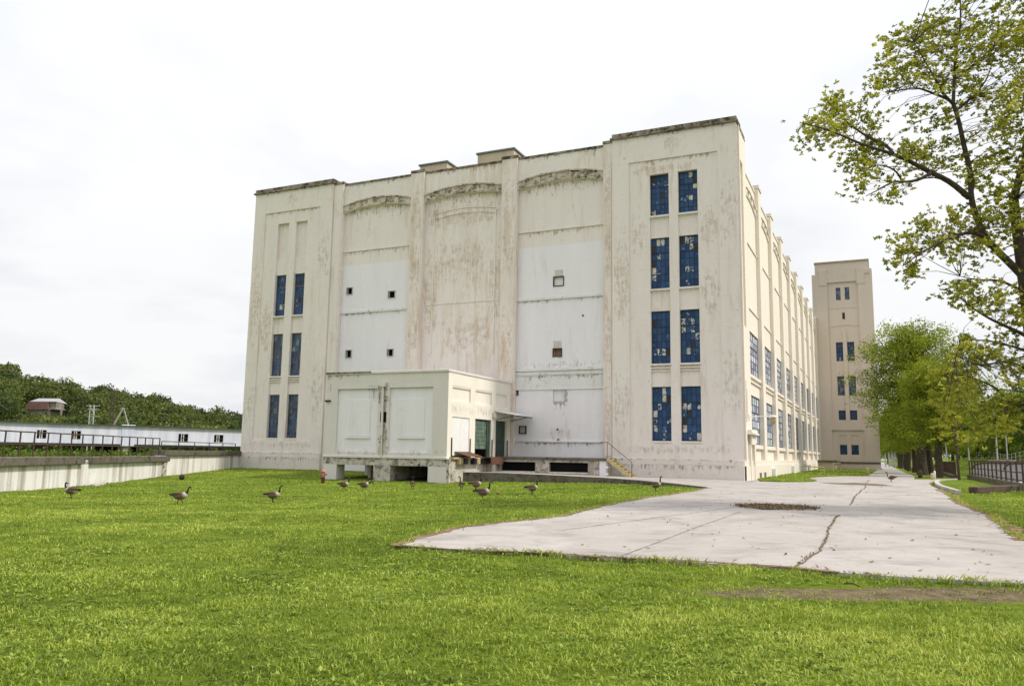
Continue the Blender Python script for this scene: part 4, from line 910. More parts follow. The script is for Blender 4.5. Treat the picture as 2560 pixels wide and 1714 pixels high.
# big street tree at the right edge, limbs following the photograph's at 22 m
def bigtree():
    rng = np.random.default_rng(3); Yt = 22.0
    root = empty('street_tree', (15.03, Yt, -.25), 0, 'large spring leafed tree with dark spreading limbs at the right edge', 'tree')
    base = np.array((15.03, Yt, -.25))
    def line(px, dy, r, n=14):
        return (smooth_line([np.array(deep(x, y, Yt+d)) for (x, y), d in zip(px, np.linspace(dy[0], dy[1], len(px)))], n), np.linspace(r[0], r[1], n))
    Lm = [line([(2640, 1312), (2618, 1130), (2600, 1000), (2586, 900), (2566, 740), (2546, 600), (2534, 500)], (0, 0), (.25, .13), 22),
          line([(2532, 500), (2549, 450), (2562, 400), (2575, 250), (2570, 100), (2580, -80)], (0, .8), (.11, .03)),
          line([(2556, 690), (2528, 660), (2490, 625), (2461, 596), (2423, 494), (2431, 436), (2411, 375), (2396, 291), (2383, 260)], (0, -.6), (.105, .055), 20),
          line([(2383, 260), (2386, 191), (2388, 134), (2402, 69), (2400, -20)], (-.6, -.3), (.05, .012)),
          line([(2383, 260), (2358, 237), (2335, 191), (2312, 153), (2285, 105)], (-.6, -1.4), (.048, .01)),
          line([(2370, 248), (2293, 218), (2224, 231)], (-.7, -1.2), (.04, .01)),
          line([(2386, 200), (2440, 160), (2490, 110)], (-.5, .5), (.035, .01)), line([(2392, 275), (2440, 235), (2470, 195), (2490, 120)], (-.5, .7), (.035, .01)),
          line([(2423, 494), (2373, 451), (2327, 432), (2266, 398), (2209, 377), (2151, 360), (2075, 325), (2000, 306)], (-.3, -1.8), (.085, .01), 22),
          line([(2232, 383), (2222, 365), (2163, 340), (2110, 300), (2080, 262)], (-1.1, -.4), (.05, .01)),
          line([(2327, 432), (2300, 450), (2258, 457), (2235, 450), (2205, 470), (2165, 490)], (-.8, -2.2), (.05, .01)),
          line([(2258, 457), (2240, 425), (2200, 410), (2150, 425)], (-1.5, -2.4), (.03, .008)),
          line([(2511, 645), (2457, 584), (2420, 578), (2365, 599), (2304, 630), (2258, 664)], (-.2, -1.6), (.075, .01), 16),
          line([(2576, 845), (2548, 830), (2480, 800), (2430, 770), (2390, 735)], (-.1, -1.2), (.06, .01)), line([(2582, 885), (2549, 870), (2470, 850), (2400, 850)], (-.1, .8), (.045, .01)),
          line([(2598, 985), (2540, 1026), (2496, 970), (2437, 944), (2370, 930)], (0, -.7), (.05, .01)), line([(2602, 1010), (2500, 1045), (2437, 1064), (2380, 1085)], (0, .9), (.05, .01)),
          line([(2588, 930), (2520, 900), (2450, 915), (2390, 890)], (0, -1.6), (.04, .01)), line([(2551, 645), (2580, 560), (2650, 480)], (0, .5), (.1, .02)), line([(2573, 800), (2620, 760), (2700, 740)], (0, .2), (.08, .02)), line([(2575, 250), (2660, 160), (2760, 60), (2800, -60)], (.6, .2), (.06, .015)), line([(2620, 520), (2720, 430), (2820, 330)], (.4, .8), (.06, .015)), line([(2586, 900), (2700, 860), (2790, 820)], (0, -.5), (.05, .015)), line([(2575, 100), (2560, -60), (2600, -200)], (.7, .3), (.05, .015)),
          line([(2563, 730), (2500, 700), (2440, 700), (2400, 690)], (.1, 1.4), (.05, .01))]
    V, F = tubes_np(Lm, 8); tr = link('trunk', fast_mesh('trunk', V-base, [F]), 'bark', root, True)
    blobs = [(2130, 320, 100, 60), (2050, 330, 62, 60), (2230, 395, 90, 55), (2190, 470, 75, 35), (2300, 120, 90, 75), (2380, 60, 62, 62), (2240, 150, 62, 62), (2195, 210, 45, 35), (2330, 200, 65, 45), (2420, 160, 55, 70),
             (2490, 80, 55, 70), (2540, 50, 55, 80), (2540, 180, 55, 90), (2545, 300, 50, 90), (2480, 330, 45, 75), (2425, 250, 40, 40), (2325, 300, 50, 38), (2345, 385, 60, 45), (2440, 420, 45, 55), (2505, 450, 50, 65),
             (2400, 560, 95, 50), (2490, 555, 75, 75), (2300, 595, 60, 40), (2240, 625, 38, 38), (2262, 680, 24, 20), (2430, 635, 75, 32), (2440, 735, 75, 42), (2510, 775, 55, 55), (2395, 722, 35, 20), (2480, 860, 70, 42),
             (2420, 900, 60, 42), (2530, 920, 38, 48), (2385, 955, 65, 45), (2460, 1010, 80, 42), (2520, 1045, 45, 32), (2370, 1010, 55, 32), (2400, 1068, 60, 26), (2090, 265, 40, 30), (2140, 400, 40, 40), (2600, 150, 60, 140), (2620, 420, 70, 120), (2640, 700, 80, 120), (2640, 950, 80, 90), (2480, 1080, 60, 24),
             (2680, 60, 90, 150), (2780, 250, 100, 150), (2720, 480, 100, 120), (2850, 420, 100, 120), (2790, 700, 110, 120), (2560, -120, 120, 90), (2700, -150, 120, 120), (2420, -60, 80, 60), (2860, 40, 100, 150), (2900, 620, 90, 110), (2740, 900, 90, 90)]
    tips = []
    for (x, y, rx, ry) in blobs:
        n = int(6+rx*ry/190)
        for _ in range(n):
            a_, r_ = rng.uniform(0, 2*np.pi), np.sqrt(rng.uniform(0, 1)); tips.append(np.array(deep(x+rx*r_*math.cos(a_), y+ry*r_*math.sin(a_), Yt+rng.normal(0, 1.0)-.3)))
    tips = np.array(tips); tw_ = twigs_to(tips, Lm, rng, .011)
    V, F = tubes_np(tw_, 4); link('twigs', fast_mesh('twigs', V-base, [F]), 'bark', root)
    C = []; T = []
    for (P, r), tip in zip(tw_, tips):
        ns = rng.integers(4, 8); sub = tip+rng.normal(0, .15, (ns, 3))*np.array([1.1, 1.1, .8]); u = rng.uniform(.4, 1, 2)[:, None]; sub = np.concatenate([sub, P[2]*(1-u)+tip*u])
        b0 = rng.uniform(.15, .8); k = rng.integers(7, 13); C.append(np.repeat(sub, k, 0)); T.append(np.clip(np.repeat(b0+rng.normal(0, .12, len(sub)), k)+rng.normal(0, .1, len(sub)*k), 0, 1))
    C = np.concatenate(C); T = np.concatenate(T); V, Q, t = leaf_quads(C, .086, rng, T, radiate=True, aspect=.55)
    tag(link('leaves', fast_mesh('leaves', V-base, [Q], t), 'tree_leaf', root), kind='stuff')
    return len(C)
bigtree()

def make_tree(name, H, R, cb, nl, leaf, seed, mat, trunk_r, droop=.1, lumps=1.0, nlimb=26):
    """tree at the origin: trunk with limbs, twigs, and a crown of single leaves"""
    rng = np.random.default_rng(seed); limbs = []
    tz = np.linspace(0, H*.93, 12); wob = np.cumsum(rng.normal(0, .05, (12, 2)), 0)*H/12
    tp = np.column_stack([wob, tz]); limbs.append((tp, trunk_r*(1-.93*tz/(H*.93))**.8*np.where(tz < .6, 1.15, 1)+.01))
    tips = []
    for i in range(nlimb):
        h = cb+(H*.92-cb)*((i+.5)/nlimb)**.95; az = i*2.39996+rng.normal(0, .25); f = (h-cb)/(H-cb)
        prof = (math.sin(math.pi*min(1, .22+f*.80)))**.75; Ln = R*prof*rng.uniform(.78, 1.12); rise = (.10+.75*f-droop*(1-f))*Ln
        s = np.array([np.interp(h, tz, tp[:, 0]), np.interp(h, tz, tp[:, 1]), h]); dirv = np.array([math.cos(az), math.sin(az), 0])
        u = np.linspace(0, 1, 9)[:, None]; P = s+dirv*Ln*u+np.array([0, 0, 1])*rise*u**.8+np.array([0, 0, -1])*droop*Ln*.5*u**2.5+np.cumsum(rng.normal(0, .03*Ln, (9, 3)), 0)*.4
        r = trunk_r*.33*(1-f*.6); limbs.append((P, np.linspace(r, .012, 9)))
        m = int(16*Ln/R*lumps)+5
        for _ in range(m):
            w_ = rng.uniform(.22, 1.06)**.8; j = w_*8; a_ = min(8, int(j)); q = P[a_]; tips.append(q+rng.normal(0, .17*R*(.55+.5*w_), 3)*np.array([1, 1, .75]))
    tips = np.array(tips); tw_ = twigs_to(tips, limbs, rng, .022)
    V, F = tubes_np(limbs, 7); V2, F2 = tubes_np(tw_, 3); trunk = fast_mesh('trunk', np.concatenate([V, V2]), [F, F2+len(V)]); trunk.materials.append(MATS['bark'])
    per = max(3, int(nl/len(tips))); T0 = rng.uniform(.1, .9, len(tips)); C = np.repeat(tips, per, 0)+rng.normal(0, .085*R, (len(tips)*per, 3))*np.array([1, 1, .7]); T = np.clip(np.repeat(T0, per)+rng.normal(0, .17, len(C)), 0, 1)
    V, Q, t = leaf_quads(C, leaf, rng, T); crown = fast_mesh('crown', V, [Q], t); crown.materials.append(MATS[mat])
    return trunk, crown
def plant(name, me, loc, rz, sc, label, cat, group, kinds=('trunk', 'crown')):
    root = empty(name, loc, rz, label, cat, group); root.scale = (sc, sc, sc)
    for n, m_ in zip(kinds, me):
        o = bpy.data.objects.new(n, m_); COL.objects.link(o); o.parent = root
        if n == 'crown': o['kind'] = 'stuff'
    return root
oakA = make_tree('oak', 11.0, 3.9, 3.5, 50000, .135, 11, 'oak_leaf', .36, droop=.14, nlimb=34)
oakB = make_tree('oak', 10.6, 3.6, 3.3, 22000, .155, 12, 'oak_leaf', .33, droop=.12, nlimb=30)
row = [((11.45, 26.8), oakA, .3, .86, 'nearest roadside tree, its trunk right behind the yellow bollard'), ((10.85, 39.5), oakA, 2.1, 1.30, 'tallest rounded tree of the roadside row, its crown overlapping the tower edge'),
       ((11.6, 42.5), oakB, 4.0, .95, 'smaller tree close behind the tallest roadside tree'), ((10.7, 54.7), oakA, 5.0, .9, 'third roadside tree with paler leaves further along the road'), ((10.5, 66), oakB, 1.0, .85, 'thin roadside tree before the distant gate posts'),
       ((10.6, 80), oakA, 3.0, .85, 'small looking far roadside tree past the tower'), ((10.4, 98), oakB, .5, .9, 'yellow green far tree showing just right of the tower edge'), ((10.6, 122), oakA, 2.7, .95, 'most distant tree of the roadside row')]
for (lx, ly), me, rz, sc, lb in row:
    X, Y = L2W(lx, ly); plant('roadside_tree', me, (X, Y, -.05), rz, sc, lb, 'tree', 'trees along the road')
X, Y = L2W(6.5, 150); plant('far_tree', oakB, (X, Y, 0), 1.2, .95, 'pale green tree closing the end of the road', 'tree', 'trees beyond the canal')

for k_, (x, y) in enumerate(((9.5, 215), (13, 190), (6.8, 240), (16, 205))):
    X, Y = L2W(x, y); plant('far_tree', oakA if k_ % 2 else oakB, (X, Y, -2), k_*1.7, 1.1, ['left of the far gate posts, closing the road', 'right of the far gate posts behind the trunks', 'farthest, peeping past the tower edge', 'farthest right behind the roadside row'][k_]+', a distant leafy tree', 'tree', 'trees beyond the canal')
# ------------------------------------------------------------------ canal side on the right
def lw(x, y, z): X, Y = L2W(x, y); return (X, Y, z)
def lpoly(mb, pts, z0, z1):   # prism over local-frame outline
    n = len(pts); b = [lw(x, y, z0) for x, y in pts]; t = [lw(x, y, z1) for x, y in pts]
    mb.quad(*t); mb.quad(*b[::-1])
    for i in range(n): mb.quad(b[i], b[(i+1) % n], t[(i+1) % n], t[i])
mb = MB(); lpoly(mb, [(13.35, -40), (13.75, -40), (13.75, 26), (13.35, 26)], -.6, .30)
tag(mb.build('canal_kerb', 'mossy_concrete', None, .03), 'dark low concrete kerb wall under the canal railing at right', 'kerb wall')
cr_ = empty('canal_railing', (0, 0, 0), 0, 'rusty iron railing with many posts along the canal at right', 'railing')
yy = np.arange(-30, 26.1, 2.0)
for y in yy:
    X, Y = L2W(13.55, y); mb = MB(); mb.box(X-.035, X+.035, Y-.035, Y+.035, .3, 1.36); mb.build('post', 'rust_steel', cr_)
for z, r in ((1.36, .04), (.82, .028), (.42, .028)):
    mb = MB(); mb.bar(lw(13.55, -30.05, z), lw(13.55, 26.1, z), r*2); mb.build('rail', 'rust_steel', cr_)
cr2 = empty('footbridge_railing', (0, 0, 0), 0, 'further rusty baluster railing behind the first roadside tree', 'railing')
for y in np.arange(26.6, 52, 1.1):
    X, Y = L2W(12.6+.02*(y-26), y); mb = MB(); mb.box(X-.03, X+.03, Y-.03, Y+.03, -.2, 1.25); mb.build('baluster', 'rust_steel', cr2)
for z in (1.25, .62): mb = MB(); mb.bar(lw(12.6, 26.4, z), lw(13.1, 52, z), .07); mb.build('rail', 'rust_steel', cr2)
mb = MB(); lpoly(mb, [(12.4, 27), (12.8, 27), (13.2, 52), (12.9, 52)], -.4, .22); mb.build('base_kerb', 'mossy_concrete', cr2)
# water, white ledge at its edge, curved headwall
mb = MB(); z = -.35; mb.quad(lw(14.2, -60, z), lw(21.0, -60, z), lw(21.0, 300, z), lw(14.2, 300, z)); tag(mb.build('canal_water', 'canal_water'), kind='structure')
mb = MB(); lpoly(mb, [(14.3, -40), (16.6, -40), (16.6, 24), (14.3, 24)], -1.2, -.20); lpoly(mb, [(16.4, -40), (16.75, -40), (16.75, 24), (16.4, 24)], -1.2, -.12)
lg = mb.build('canal_ledge', ['mossy_concrete', 'white_paint']); tag(lg, kind='structure')
for p in lg.data.polygons: p.material_index = 1 if p.index >= 6 else 0
hw = empty('canal_headwall', (*L2W(13.6, 24.5), 0), YAW, 'grey curved steel headwall where the canal railing ends', 'headwall')
mb = MB(); prof = [(0, -.8), (0, .75)] + [(1.0-1.0*math.cos(t), .75+.5*math.sin(t)) for t in np.linspace(.15, math.pi/2, 8)] + [(5.2, 1.25), (5.2, -.8)]
for y0, y1 in ((0, .12),):
    mb.quad(*[(x, y0, z) for x, z in prof]); mb.quad(*[(x, y1, z) for x, z in prof[::-1]])
    for (xa, z_a), (xb, z_b) in zip(prof, prof[1:]+prof[:1]): mb.quad((xa, y0, z_a), (xb, y0, z_b), (xb, y1, z_b), (xa, y1, z_a))
mb.build('panel', 'grey_metal', hw)
mb = MB(); mb.tube([(x, -.03, z) for x, z in prof[1:-1]], .06, 6); mb.build('rim', 'rust_steel', hw)
mb = MB(); mb.tube([(x*.8+2.0, -1.0, z) for x, z in prof[1:-1]], .07, 6); mb.build('inner_rim', 'rust_steel', hw)
# far bank: grass slope, retaining wall, fence
fb = MB(); ys = np.linspace(-60, 330, 60); xs = [20.4, 21.0, 22.4, 25, 30, 60, 140]; zsv = [-.6, .25, .85, 1.6, 2.1, 2.5, 3.0]
hz_ = lambda x, y, z: z*(1+.28*math.sin(y*.05)+.12*math.sin(y*.17+x)) if z > 0 else z
for y0, y1 in zip(ys, ys[1:]):
    for i in range(len(xs)-1): fb.quad(lw(xs[i], y0, hz_(xs[i], y0, zsv[i])), lw(xs[i+1], y0, hz_(xs[i+1], y0, zsv[i+1])), lw(xs[i+1], y1, hz_(xs[i+1], y1, zsv[i+1])), lw(xs[i], y1, hz_(xs[i], y1, zsv[i])))
tag(fb.build('far_bank', 'turf', None, 0, True), kind='structure')
mb = MB(); lpoly(mb, [(20.9, 70), (22.6, 70), (22.6, 82), (20.9, 82)], -.6, 1.6); tag(mb.build('culvert_wall', 'dock_concrete', None, .05), 'brown stained concrete culvert block on the grassy far bank', 'culvert')
fc = empty('chain_fence', (0, 0, 0), 0, 'thin grey wire fence on posts along the far canal bank', 'fence')
for y in np.arange(40, 172, 4.0):
    X, Y = L2W(25.5, y); zb = hz_(25, y, 1.6); mb = MB(); mb.tube([(X, Y, zb-.3), (X, Y, zb+1.5)], .04, 5); mb.build('post', 'grey_metal', fc)
for dz in (1.45, .9, .4):
    mb = MB(); mb.tube([lw(25.5, y, hz_(25, y, 1.6)+dz) for y in np.arange(40, 172, 4.0)], .02, 4); mb.build('wire', 'grey_metal', fc)
for k_, (px_, Yd, z0, z1, lb) in enumerate(((2367, 120, 1.2, 6.3, 'grey lamp pole left of the rusty pole on the far bank'), (2423, 120, 1.2, 5.4, 'grey lamp pole on the far grass above the headwall'), (2494, 105, 1.4, 8.0, 'tallest pale lamp pole on the far bank'), (2519, 118, 1.4, 5.6, 'short pale lamp pole right of the tallest one'))):
    d = ray(px_, 1150); t = Yd/d.y; pr = empty('lamp_pole', (d.x*t, Yd, 0), 0, lb, 'lamp pole', 'lamp poles on the far bank')
    mb = MB(); mb.tube([(0, 0, z0-1), (0, 0, z1)], [.13, .08], 6); mb.build('pole', 'grey_metal', pr); mb = MB(); mb.box(-.5, .12, -.12, .12, z1-.05, z1+.1); mb.build('lamp_head', 'grey_metal', pr)
d = ray(2398, 1190); t = 58/d.y; mb = MB(); mb.tube([(d.x*t, 58, -.5), (d.x*t-.1, 58, 4.6)], [.10, .08], 7); tag(mb.build('rusty_pole', 'rust_steel'), 'tall thin rusty pole standing by the canal headwall', 'pole')
oakC = make_tree('bank_tree', 9.5, 4.8, 1.6, 9000, .34, 21, 'shrub_leaf', .3, droop=.1, nlimb=24)
oakD = make_tree('bank_tree', 8.5, 4.6, 1.2, 9000, .34, 22, 'oak_leaf', .3, droop=.1, nlimb=24)
rr = random.Random(5)
bank = [(28, 112), (31, 118), (27, 126), (33, 130), (29, 137), (26, 145), (32, 148), (28, 156), (25, 163), (31, 168), (27, 176), (24, 184), (30, 190), (21, 198), (27, 205), (34, 160), (30, 100), (36, 122)]
bank.sort(key=lambda p: L2W(*p)[0]/L2W(*p)[1])
ordn = ['first', 'second', 'third', 'fourth', 'fifth', 'sixth', 'seventh', 'eighth', 'ninth', 'tenth', 'eleventh', 'twelfth', 'thirteenth', 'fourteenth', 'fifteenth', 'sixteenth', 'seventeenth', 'eighteenth']
for k_, (x, y) in enumerate(bank):
    X, Y = L2W(x, y); plant('bank_tree', oakC if k_ % 3 else oakD, (X, Y, hz_(30, y, 1.6)), rr.uniform(0, 6), rr.uniform(.85, 1.2), ordn[k_]+' tree from the left in the green belt beyond the canal', 'tree', 'trees beyond the canal')
# kerb, timber beam, bollards, yellow pipes
kp = [at(x, y) for x, y in ((2349, 1203), (2341, 1207), (2342, 1213), (2352, 1219.5), (2371, 1226), (2397, 1233.5))]
kl = smooth_line([(p.x, p.y, p.z) for p in kp], 18); mb = MB()
for p, q in zip(kl, kl[1:]): mb.bar((p[0], p[1], p[2]+.02), (q[0], q[1], q[2]+.02), .2, .26)
tag(mb.build('curved_kerb', 'kerb_concrete'), 'pale curved concrete kerb where the paving meets the right lawn', 'kerb')
p, q = at(2433, 1232), at(2540, 1226); mb = MB(); mb.bar((p.x, p.y, p.z+.12), (q.x, q.y, q.z+.12), .35, .30); tag(mb.build('timber_beam', 'timber', None, .03), 'weathered dark timber beam lying on the right lawn', 'timber beam')
for (px_, py_), h, r, mt, nm, lb in (((2331, 1200), .50, .10, 'yellow_paint', 'bollard', 'short yellow bollard before the first roadside tree'), ((2337.5, 1198.5), .62, .07, 'white_metal', 'marker_post', 'slim white marker post next to the yellow bollard'), ((2301, 1194), .6, .16, 'rust_steel', 'short_post', 'stubby dark post left of the yellow bollard'),
                                 ((2170, 1189), .72, .09, 'yellow_paint', 'bollard', 'yellow post at the grass corner before the tower')):
    p = at(px_, py_); mb = MB(); mb.lathe([(-.3, r), (h-.08, r), (h-.02, r*.8), (h, r*.4)], (0, 0, 0), 12); o = mb.build(nm, mt, None, 0, True, loc=p); tag(o, lb, 'post')
yp = empty('yellow_pipe_barrier', (0, 0, 0), 0, 'low yellow pipe barrier standing in the grass by the sunny wall', 'barrier')
p, q = at(2061, 1187), Vector(lw(.3, 37.0, .05)); mb = MB(); mb.tube([(q.x, q.y, .62), (p.x, p.y, .62)], .05, 7); mb.build('pipe', 'yellow_paint', yp); mb = MB(); mb.tube([(p.x, p.y, -.2), (p.x, p.y, .64)], .055, 7); mb.build('post', 'yellow_paint', yp)
mb = MB(); mb.tube([(q.x+.3, q.y-.3, -.2), (q.x+.3, q.y-.3, .62)], .05, 7); mb.build('post', 'yellow_paint', yp)
yq = empty('yellow_pipe_gate', (0, 0, 0), 0, 'short yellow pipe gate by the hut in front of the tower', 'barrier')
p, q = at(2102, 1182), at(2084, 1183); mb = MB(); mb.tube([(p.x, p.y, .95), (q.x, q.y, .95)], .05, 7); mb.build('pipe', 'yellow_paint', yq)
for r_ in (p, q): mb = MB(); mb.tube([(r_.x, r_.y, -.3), (r_.x, r_.y, .97)], .055, 7); mb.build('post', 'yellow_paint', yq)
for i, (px_, h) in enumerate(((2214, 2.4), (2223, 5.2), (2231, 5.0), (2238, 3.0))):
    d = ray(px_, 1160); t = 150/d.y; mb = MB(); mb.tube([(0, 0, -.5), (0, 0, h)], [.16, .12], 6); tag(mb.build('gate_post', 'grey_metal', None, 0, False, (d.x*t, 150, 0)), ['shortest', 'tallest', 'second tallest', 'mid height'][i]+' grey post at the far end of the road', 'post', 'posts at the road end')
# stones
o = None
for nm, (px_, py_), s_, mt, lb in (('brown_stone', (454.5, 1197), (.16, .13, .16), 'stone_brown', 'round dark brown lump resting on the lawn near the white wall'),):
    bm_ = bmesh.new(); bmesh.ops.create_icosphere(bm_, subdivisions=3, radius=1)
    for v in bm_.verts: v.co *= 1+.12*math.sin(v.co.x*5+v.co.z*3)*math.cos(v.co.y*4)
    me = bpy.data.meshes.new(nm); bm_.to_mesh(me); bm_.free(); o = link(nm, me, mt, None, True); p = at(px_, py_); o.location = (p.x, p.y, p.z+.12); o.scale = s_; tag(o, lb, 'stone')
# hydrant
p = at(807, 1206); hy = empty('fire_hydrant', p, 0, 'faded red fire hydrant standing at the left corner of the annex', 'hydrant')
hs = .92; mb = MB(); mb.lathe([(-.3, .11*hs), (.30*hs, .11*hs), (.31*hs, .145*hs), (.35*hs, .145*hs), (.36*hs, .10*hs), (.62*hs, .10*hs)], (0, 0, 0), 14); mb.build('barrel', 'hydrant_red', hy, 0, True)
mb = MB(); mb.lathe([(.62*hs, .15*hs), (.67*hs, .15*hs), (.72*hs, .12*hs), (.80*hs, .075*hs), (.82*hs, .04*hs), (.88*hs, .035*hs)], (0, 0, 0), 14); mb.build('bonnet', 'hydrant_cap', hy)
for dx, dy, ln, r in ((1, -.15, .24, .07), (-1, .1, .17, .05), (.1, -1, .2, .06)):
    v = Vector((dx, dy, 0)).normalized()*ln*hs; mb = MB(); mb.tube([(0, 0, .5*hs), (v.x*.8, v.y*.8, .5*hs), (v.x*.82, v.y*.82, .5*hs), (v.x, v.y, .5*hs)], [r*hs*.8, r*hs*.8, r*hs*1.15, r*hs*1.1], 10); mb.build('nozzle', 'hydrant_cap', hy)

# ------------------------------------------------------------------ geese
def goose_mesh(neck='up', step=0.0, turn=0.0):
    """one continuous body: tail, trunk, neck and head lofted together, legs rooted in the belly"""
    up = {'up': [(.245, .405), (.268, .47), (.272, .54), (.275, .595), (.295, .632), (.33, .632)], 'low': [(.27, .375), (.335, .41), (.385, .435), (.42, .43), (.45, .405), (.475, .375)],
          'mid': [(.25, .40), (.285, .455), (.30, .515), (.305, .56), (.325, .59), (.36, .585)]}[neck]
    # x, z, half width, half height, colour
    br, blk, wh, pale = (.125, .088, .06), (.008, .008, .009), (.62, .60, .55), (.36, .30, .23)
    body = [(-.40, .315, .012, .006, blk), (-.34, .312, .045, .018, blk), (-.285, .305, .062, .035, br), (-.21, .295, .088, .070, br), (-.10, .288, .112, .098, br), (.02, .288, .120, .110, br), (.12, .300, .112, .105, br), (.185, .325, .090, .085, pale), (.225, .36, .062, .062, wh)]
    nk = [(.046, .046), (.030, .030), (.026, .026), (.026, .027), (.034, .036), (.033, .033)]
    body = [(x, z-(.006 if 2 < i_ < 7 else 0), w*1.12, h*1.30, c_) for i_, (x, z, w, h, c_) in enumerate(body)]
    R_ = body + [(x, z, w, h, blk) for (x, z), (w, h) in zip(up, nk)]
    tx, tz = up[-1]; vx, vz = tx-up[-2][0], tz-up[-2][1]; ln = math.hypot(vx, vz); vx /= ln; vz /= ln
    R_ += [(tx+vx*.03, tz+vz*.03-.004, .020, .018, blk), (tx+vx*.075, tz+vz*.075-.008, .011, .007, blk)]
    k = 12; V, Fc, Cc = [], [], []; n = len(R_)
    for i, (x, z, w, h, c) in enumerate(R_):
        a_, b_ = R_[max(0, i-1)], R_[min(n-1, i+1)]; t = Vector((b_[0]-a_[0], 0, b_[1]-a_[1])).normalized(); nn = Vector((-t.z, 0, t.x))
        yo = 0
        for j in range(k):
            an = 2*math.pi*j/k; p = Vector((x, 0, z))+Vector((0, 1, 0))*w*math.cos(an)+nn*h*math.sin(an)
            if turn and i > 8:
                f_ = (i-8)/(n-9); ang = turn*f_; px_ = p.x-.245; p = Vector((.245+px_*math.cos(ang)-p.y*math.sin(ang), px_*math.sin(ang)+p.y*math.cos(ang), p.z))
            V.append(p); cc = c
            if i in (3, 4, 5, 6) and math.sin(an) < -.55: cc = (.33, .28, .22)
            if i in (2, 3) and math.sin(an) < -.2: cc = (.6, .58, .54)
            if i in (4, 5) and .1 < abs(math.cos(an)) and -.3 < math.sin(an) < .4: cc = (.16, .115, .08)
            if i == n-4 and -.8 < math.sin(an) < .45: cc = (.66, .65, .6)
            Cc.append(cc)
        if i:
            for j in range(k): Fc.append(((i-1)*k+j, (i-1)*k+(j+1) % k, i*k+(j+1) % k, i*k+j))
    Fc.append(tuple(range(k))[::-1]); Fc.append(tuple((n-1)*k+j for j in range(k)))
    # folded wings: shallow shells on the flanks with pointed primaries
    for s in (-1, 1):
        o = len(V); prof = [(.13, .33, .02), (.04, .345, .055), (-.08, .345, .07), (-.2, .335, .055), (-.31, .335, .025), (-.40, .345, .004)]
        for x, z, h in prof:
            wy = np.interp(x, [-.4, -.2, 0, .13], [.035, .098, .130, .104])
            for q in (h*.75, 0, -h): V.append(Vector((x, s*(wy+(.008 if q == 0 else 0)), z+q*1.0))); Cc.append((.10, .07, .047) if x > -.28 else (.03, .024, .02))
        for i in range(len(prof)-1):
            for j in (0, 1): Fc.append((o+i*3+j, o+i*3+j+1, o+i*3+j+4, o+i*3+j+3))
    for s in (-1, 1):
        o = len(V); fx = .02+s*step*.5; lift = max(0, s*step-.04)*.5
        pts = [(.0, .24, .030), (.0+fx*.4, .16, .016), (fx-.01, .07+lift, .012), (fx, .012+lift, .011)]
        for x, z, r in pts:
            for j in range(6): V.append(Vector((x+r*math.cos(j*math.pi/3), s*.048+r*math.sin(j*math.pi/3), z))); Cc.append(blk)
        for i in range(3):
            for j in range(6): Fc.append((o+i*6+j, o+i*6+(j+1) % 6, o+(i+1)*6+(j+1) % 6, o+(i+1)*6+j))
        o = len(V)
        for x, y in ((-.02, 0), (.07, .045), (.09, 0), (.07, -.045)):
            for zz in (.002+lift, .014+lift): V.append(Vector((fx+x, s*.048+y, zz))); Cc.append(blk)
        Fc += [(o+1, o+3, o+5, o+7), (o, o+2, o+3, o+1), (o+2, o+4, o+5, o+3), (o+4, o+6, o+7, o+5), (o+6, o, o+1, o+7)]
    me = bpy.data.meshes.new('goose'); me.from_pydata([tuple(v) for v in V], [], Fc)
    a = me.color_attributes.new('Col', 'FLOAT_COLOR', 'POINT')
    for i, c in enumerate(Cc): a.data[i].color = (*c, 1)
    bm_ = bmesh.new(); bm_.from_mesh(me); bmesh.ops.recalc_face_normals(bm_, faces=bm_.faces); bm_.to_mesh(me); bm_.free()
    me.materials.append(MATS['goose_feathers']); me.polygons.foreach_set('use_smooth', [True]*len(me.polygons)); return me
GM = {'up': goose_mesh('up'), 'walk': goose_mesh('mid', .12), 'upwalk': goose_mesh('up', .07), 'low': goose_mesh('low', .14), 'look': goose_mesh('up', 0, .9), 'back': goose_mesh('mid', 0, 2.6)}
geese = [((178, 1244), 'back', 180, .98, 'goose facing left with its head turned back, leftmost by the white wall'), ((448, 1259), 'walk', 0, 1.02, 'striding goose with lowered brown back, nearest to the viewer on the left lawn'), ((681, 1255), 'up', 5, .98, 'upright long necked goose alone in front of the hydrant'),
         ((859, 1224), 'upwalk', 0, 1.0, 'goose walking right, just left of the goose with lowered head'), ((910, 1225), 'low', -5, 1.0, 'goose stretching its head low and forward below the annex'), ((1031, 1222), 'up', 92, 1.0, 'goose seen from behind before the wide dark annex opening'),
         ((1154, 1224), 'look', 110, 1.02, 'goose looking left, leftmost of the three grouped geese'), ((1189, 1225), 'up', 18, 1.08, 'tallest upright goose of the group beside the kerb wall'), ((1206, 1248), 'up', 2, 1.0, 'goose closest to the viewer in the group of three'),
         ((1329, 1236), 'up', 25, .98, 'goose walking right, alone between the group and the paving'), ((1638, 1227), 'upwalk', 15, .98, 'goose on the grass tip near the apron end'), ((2229, 1205), 'mid' if 0 else 'upwalk', 165, .98, 'lone goose standing on the concrete road by the tower')]
for (px_, py_), pose, rz, sc, lb in geese:
    p = at(px_, py_); o = bpy.data.objects.new('goose', GM[pose]); COL.objects.link(o); o.location = (p.x, p.y, p.z+(.035 if px_ > 2000 else -.005)); o.rotation_euler = (0, 0, rad(rz)); o.scale = (sc*.86, sc*.95, sc*.92)
    tag(o, lb, 'goose', 'geese on the lawn')
gos = GM['low'].copy(); gos.name = 'gosling'
for c in gos.color_attributes['Col'].data: c.color = (.30, .19, .07, 1)
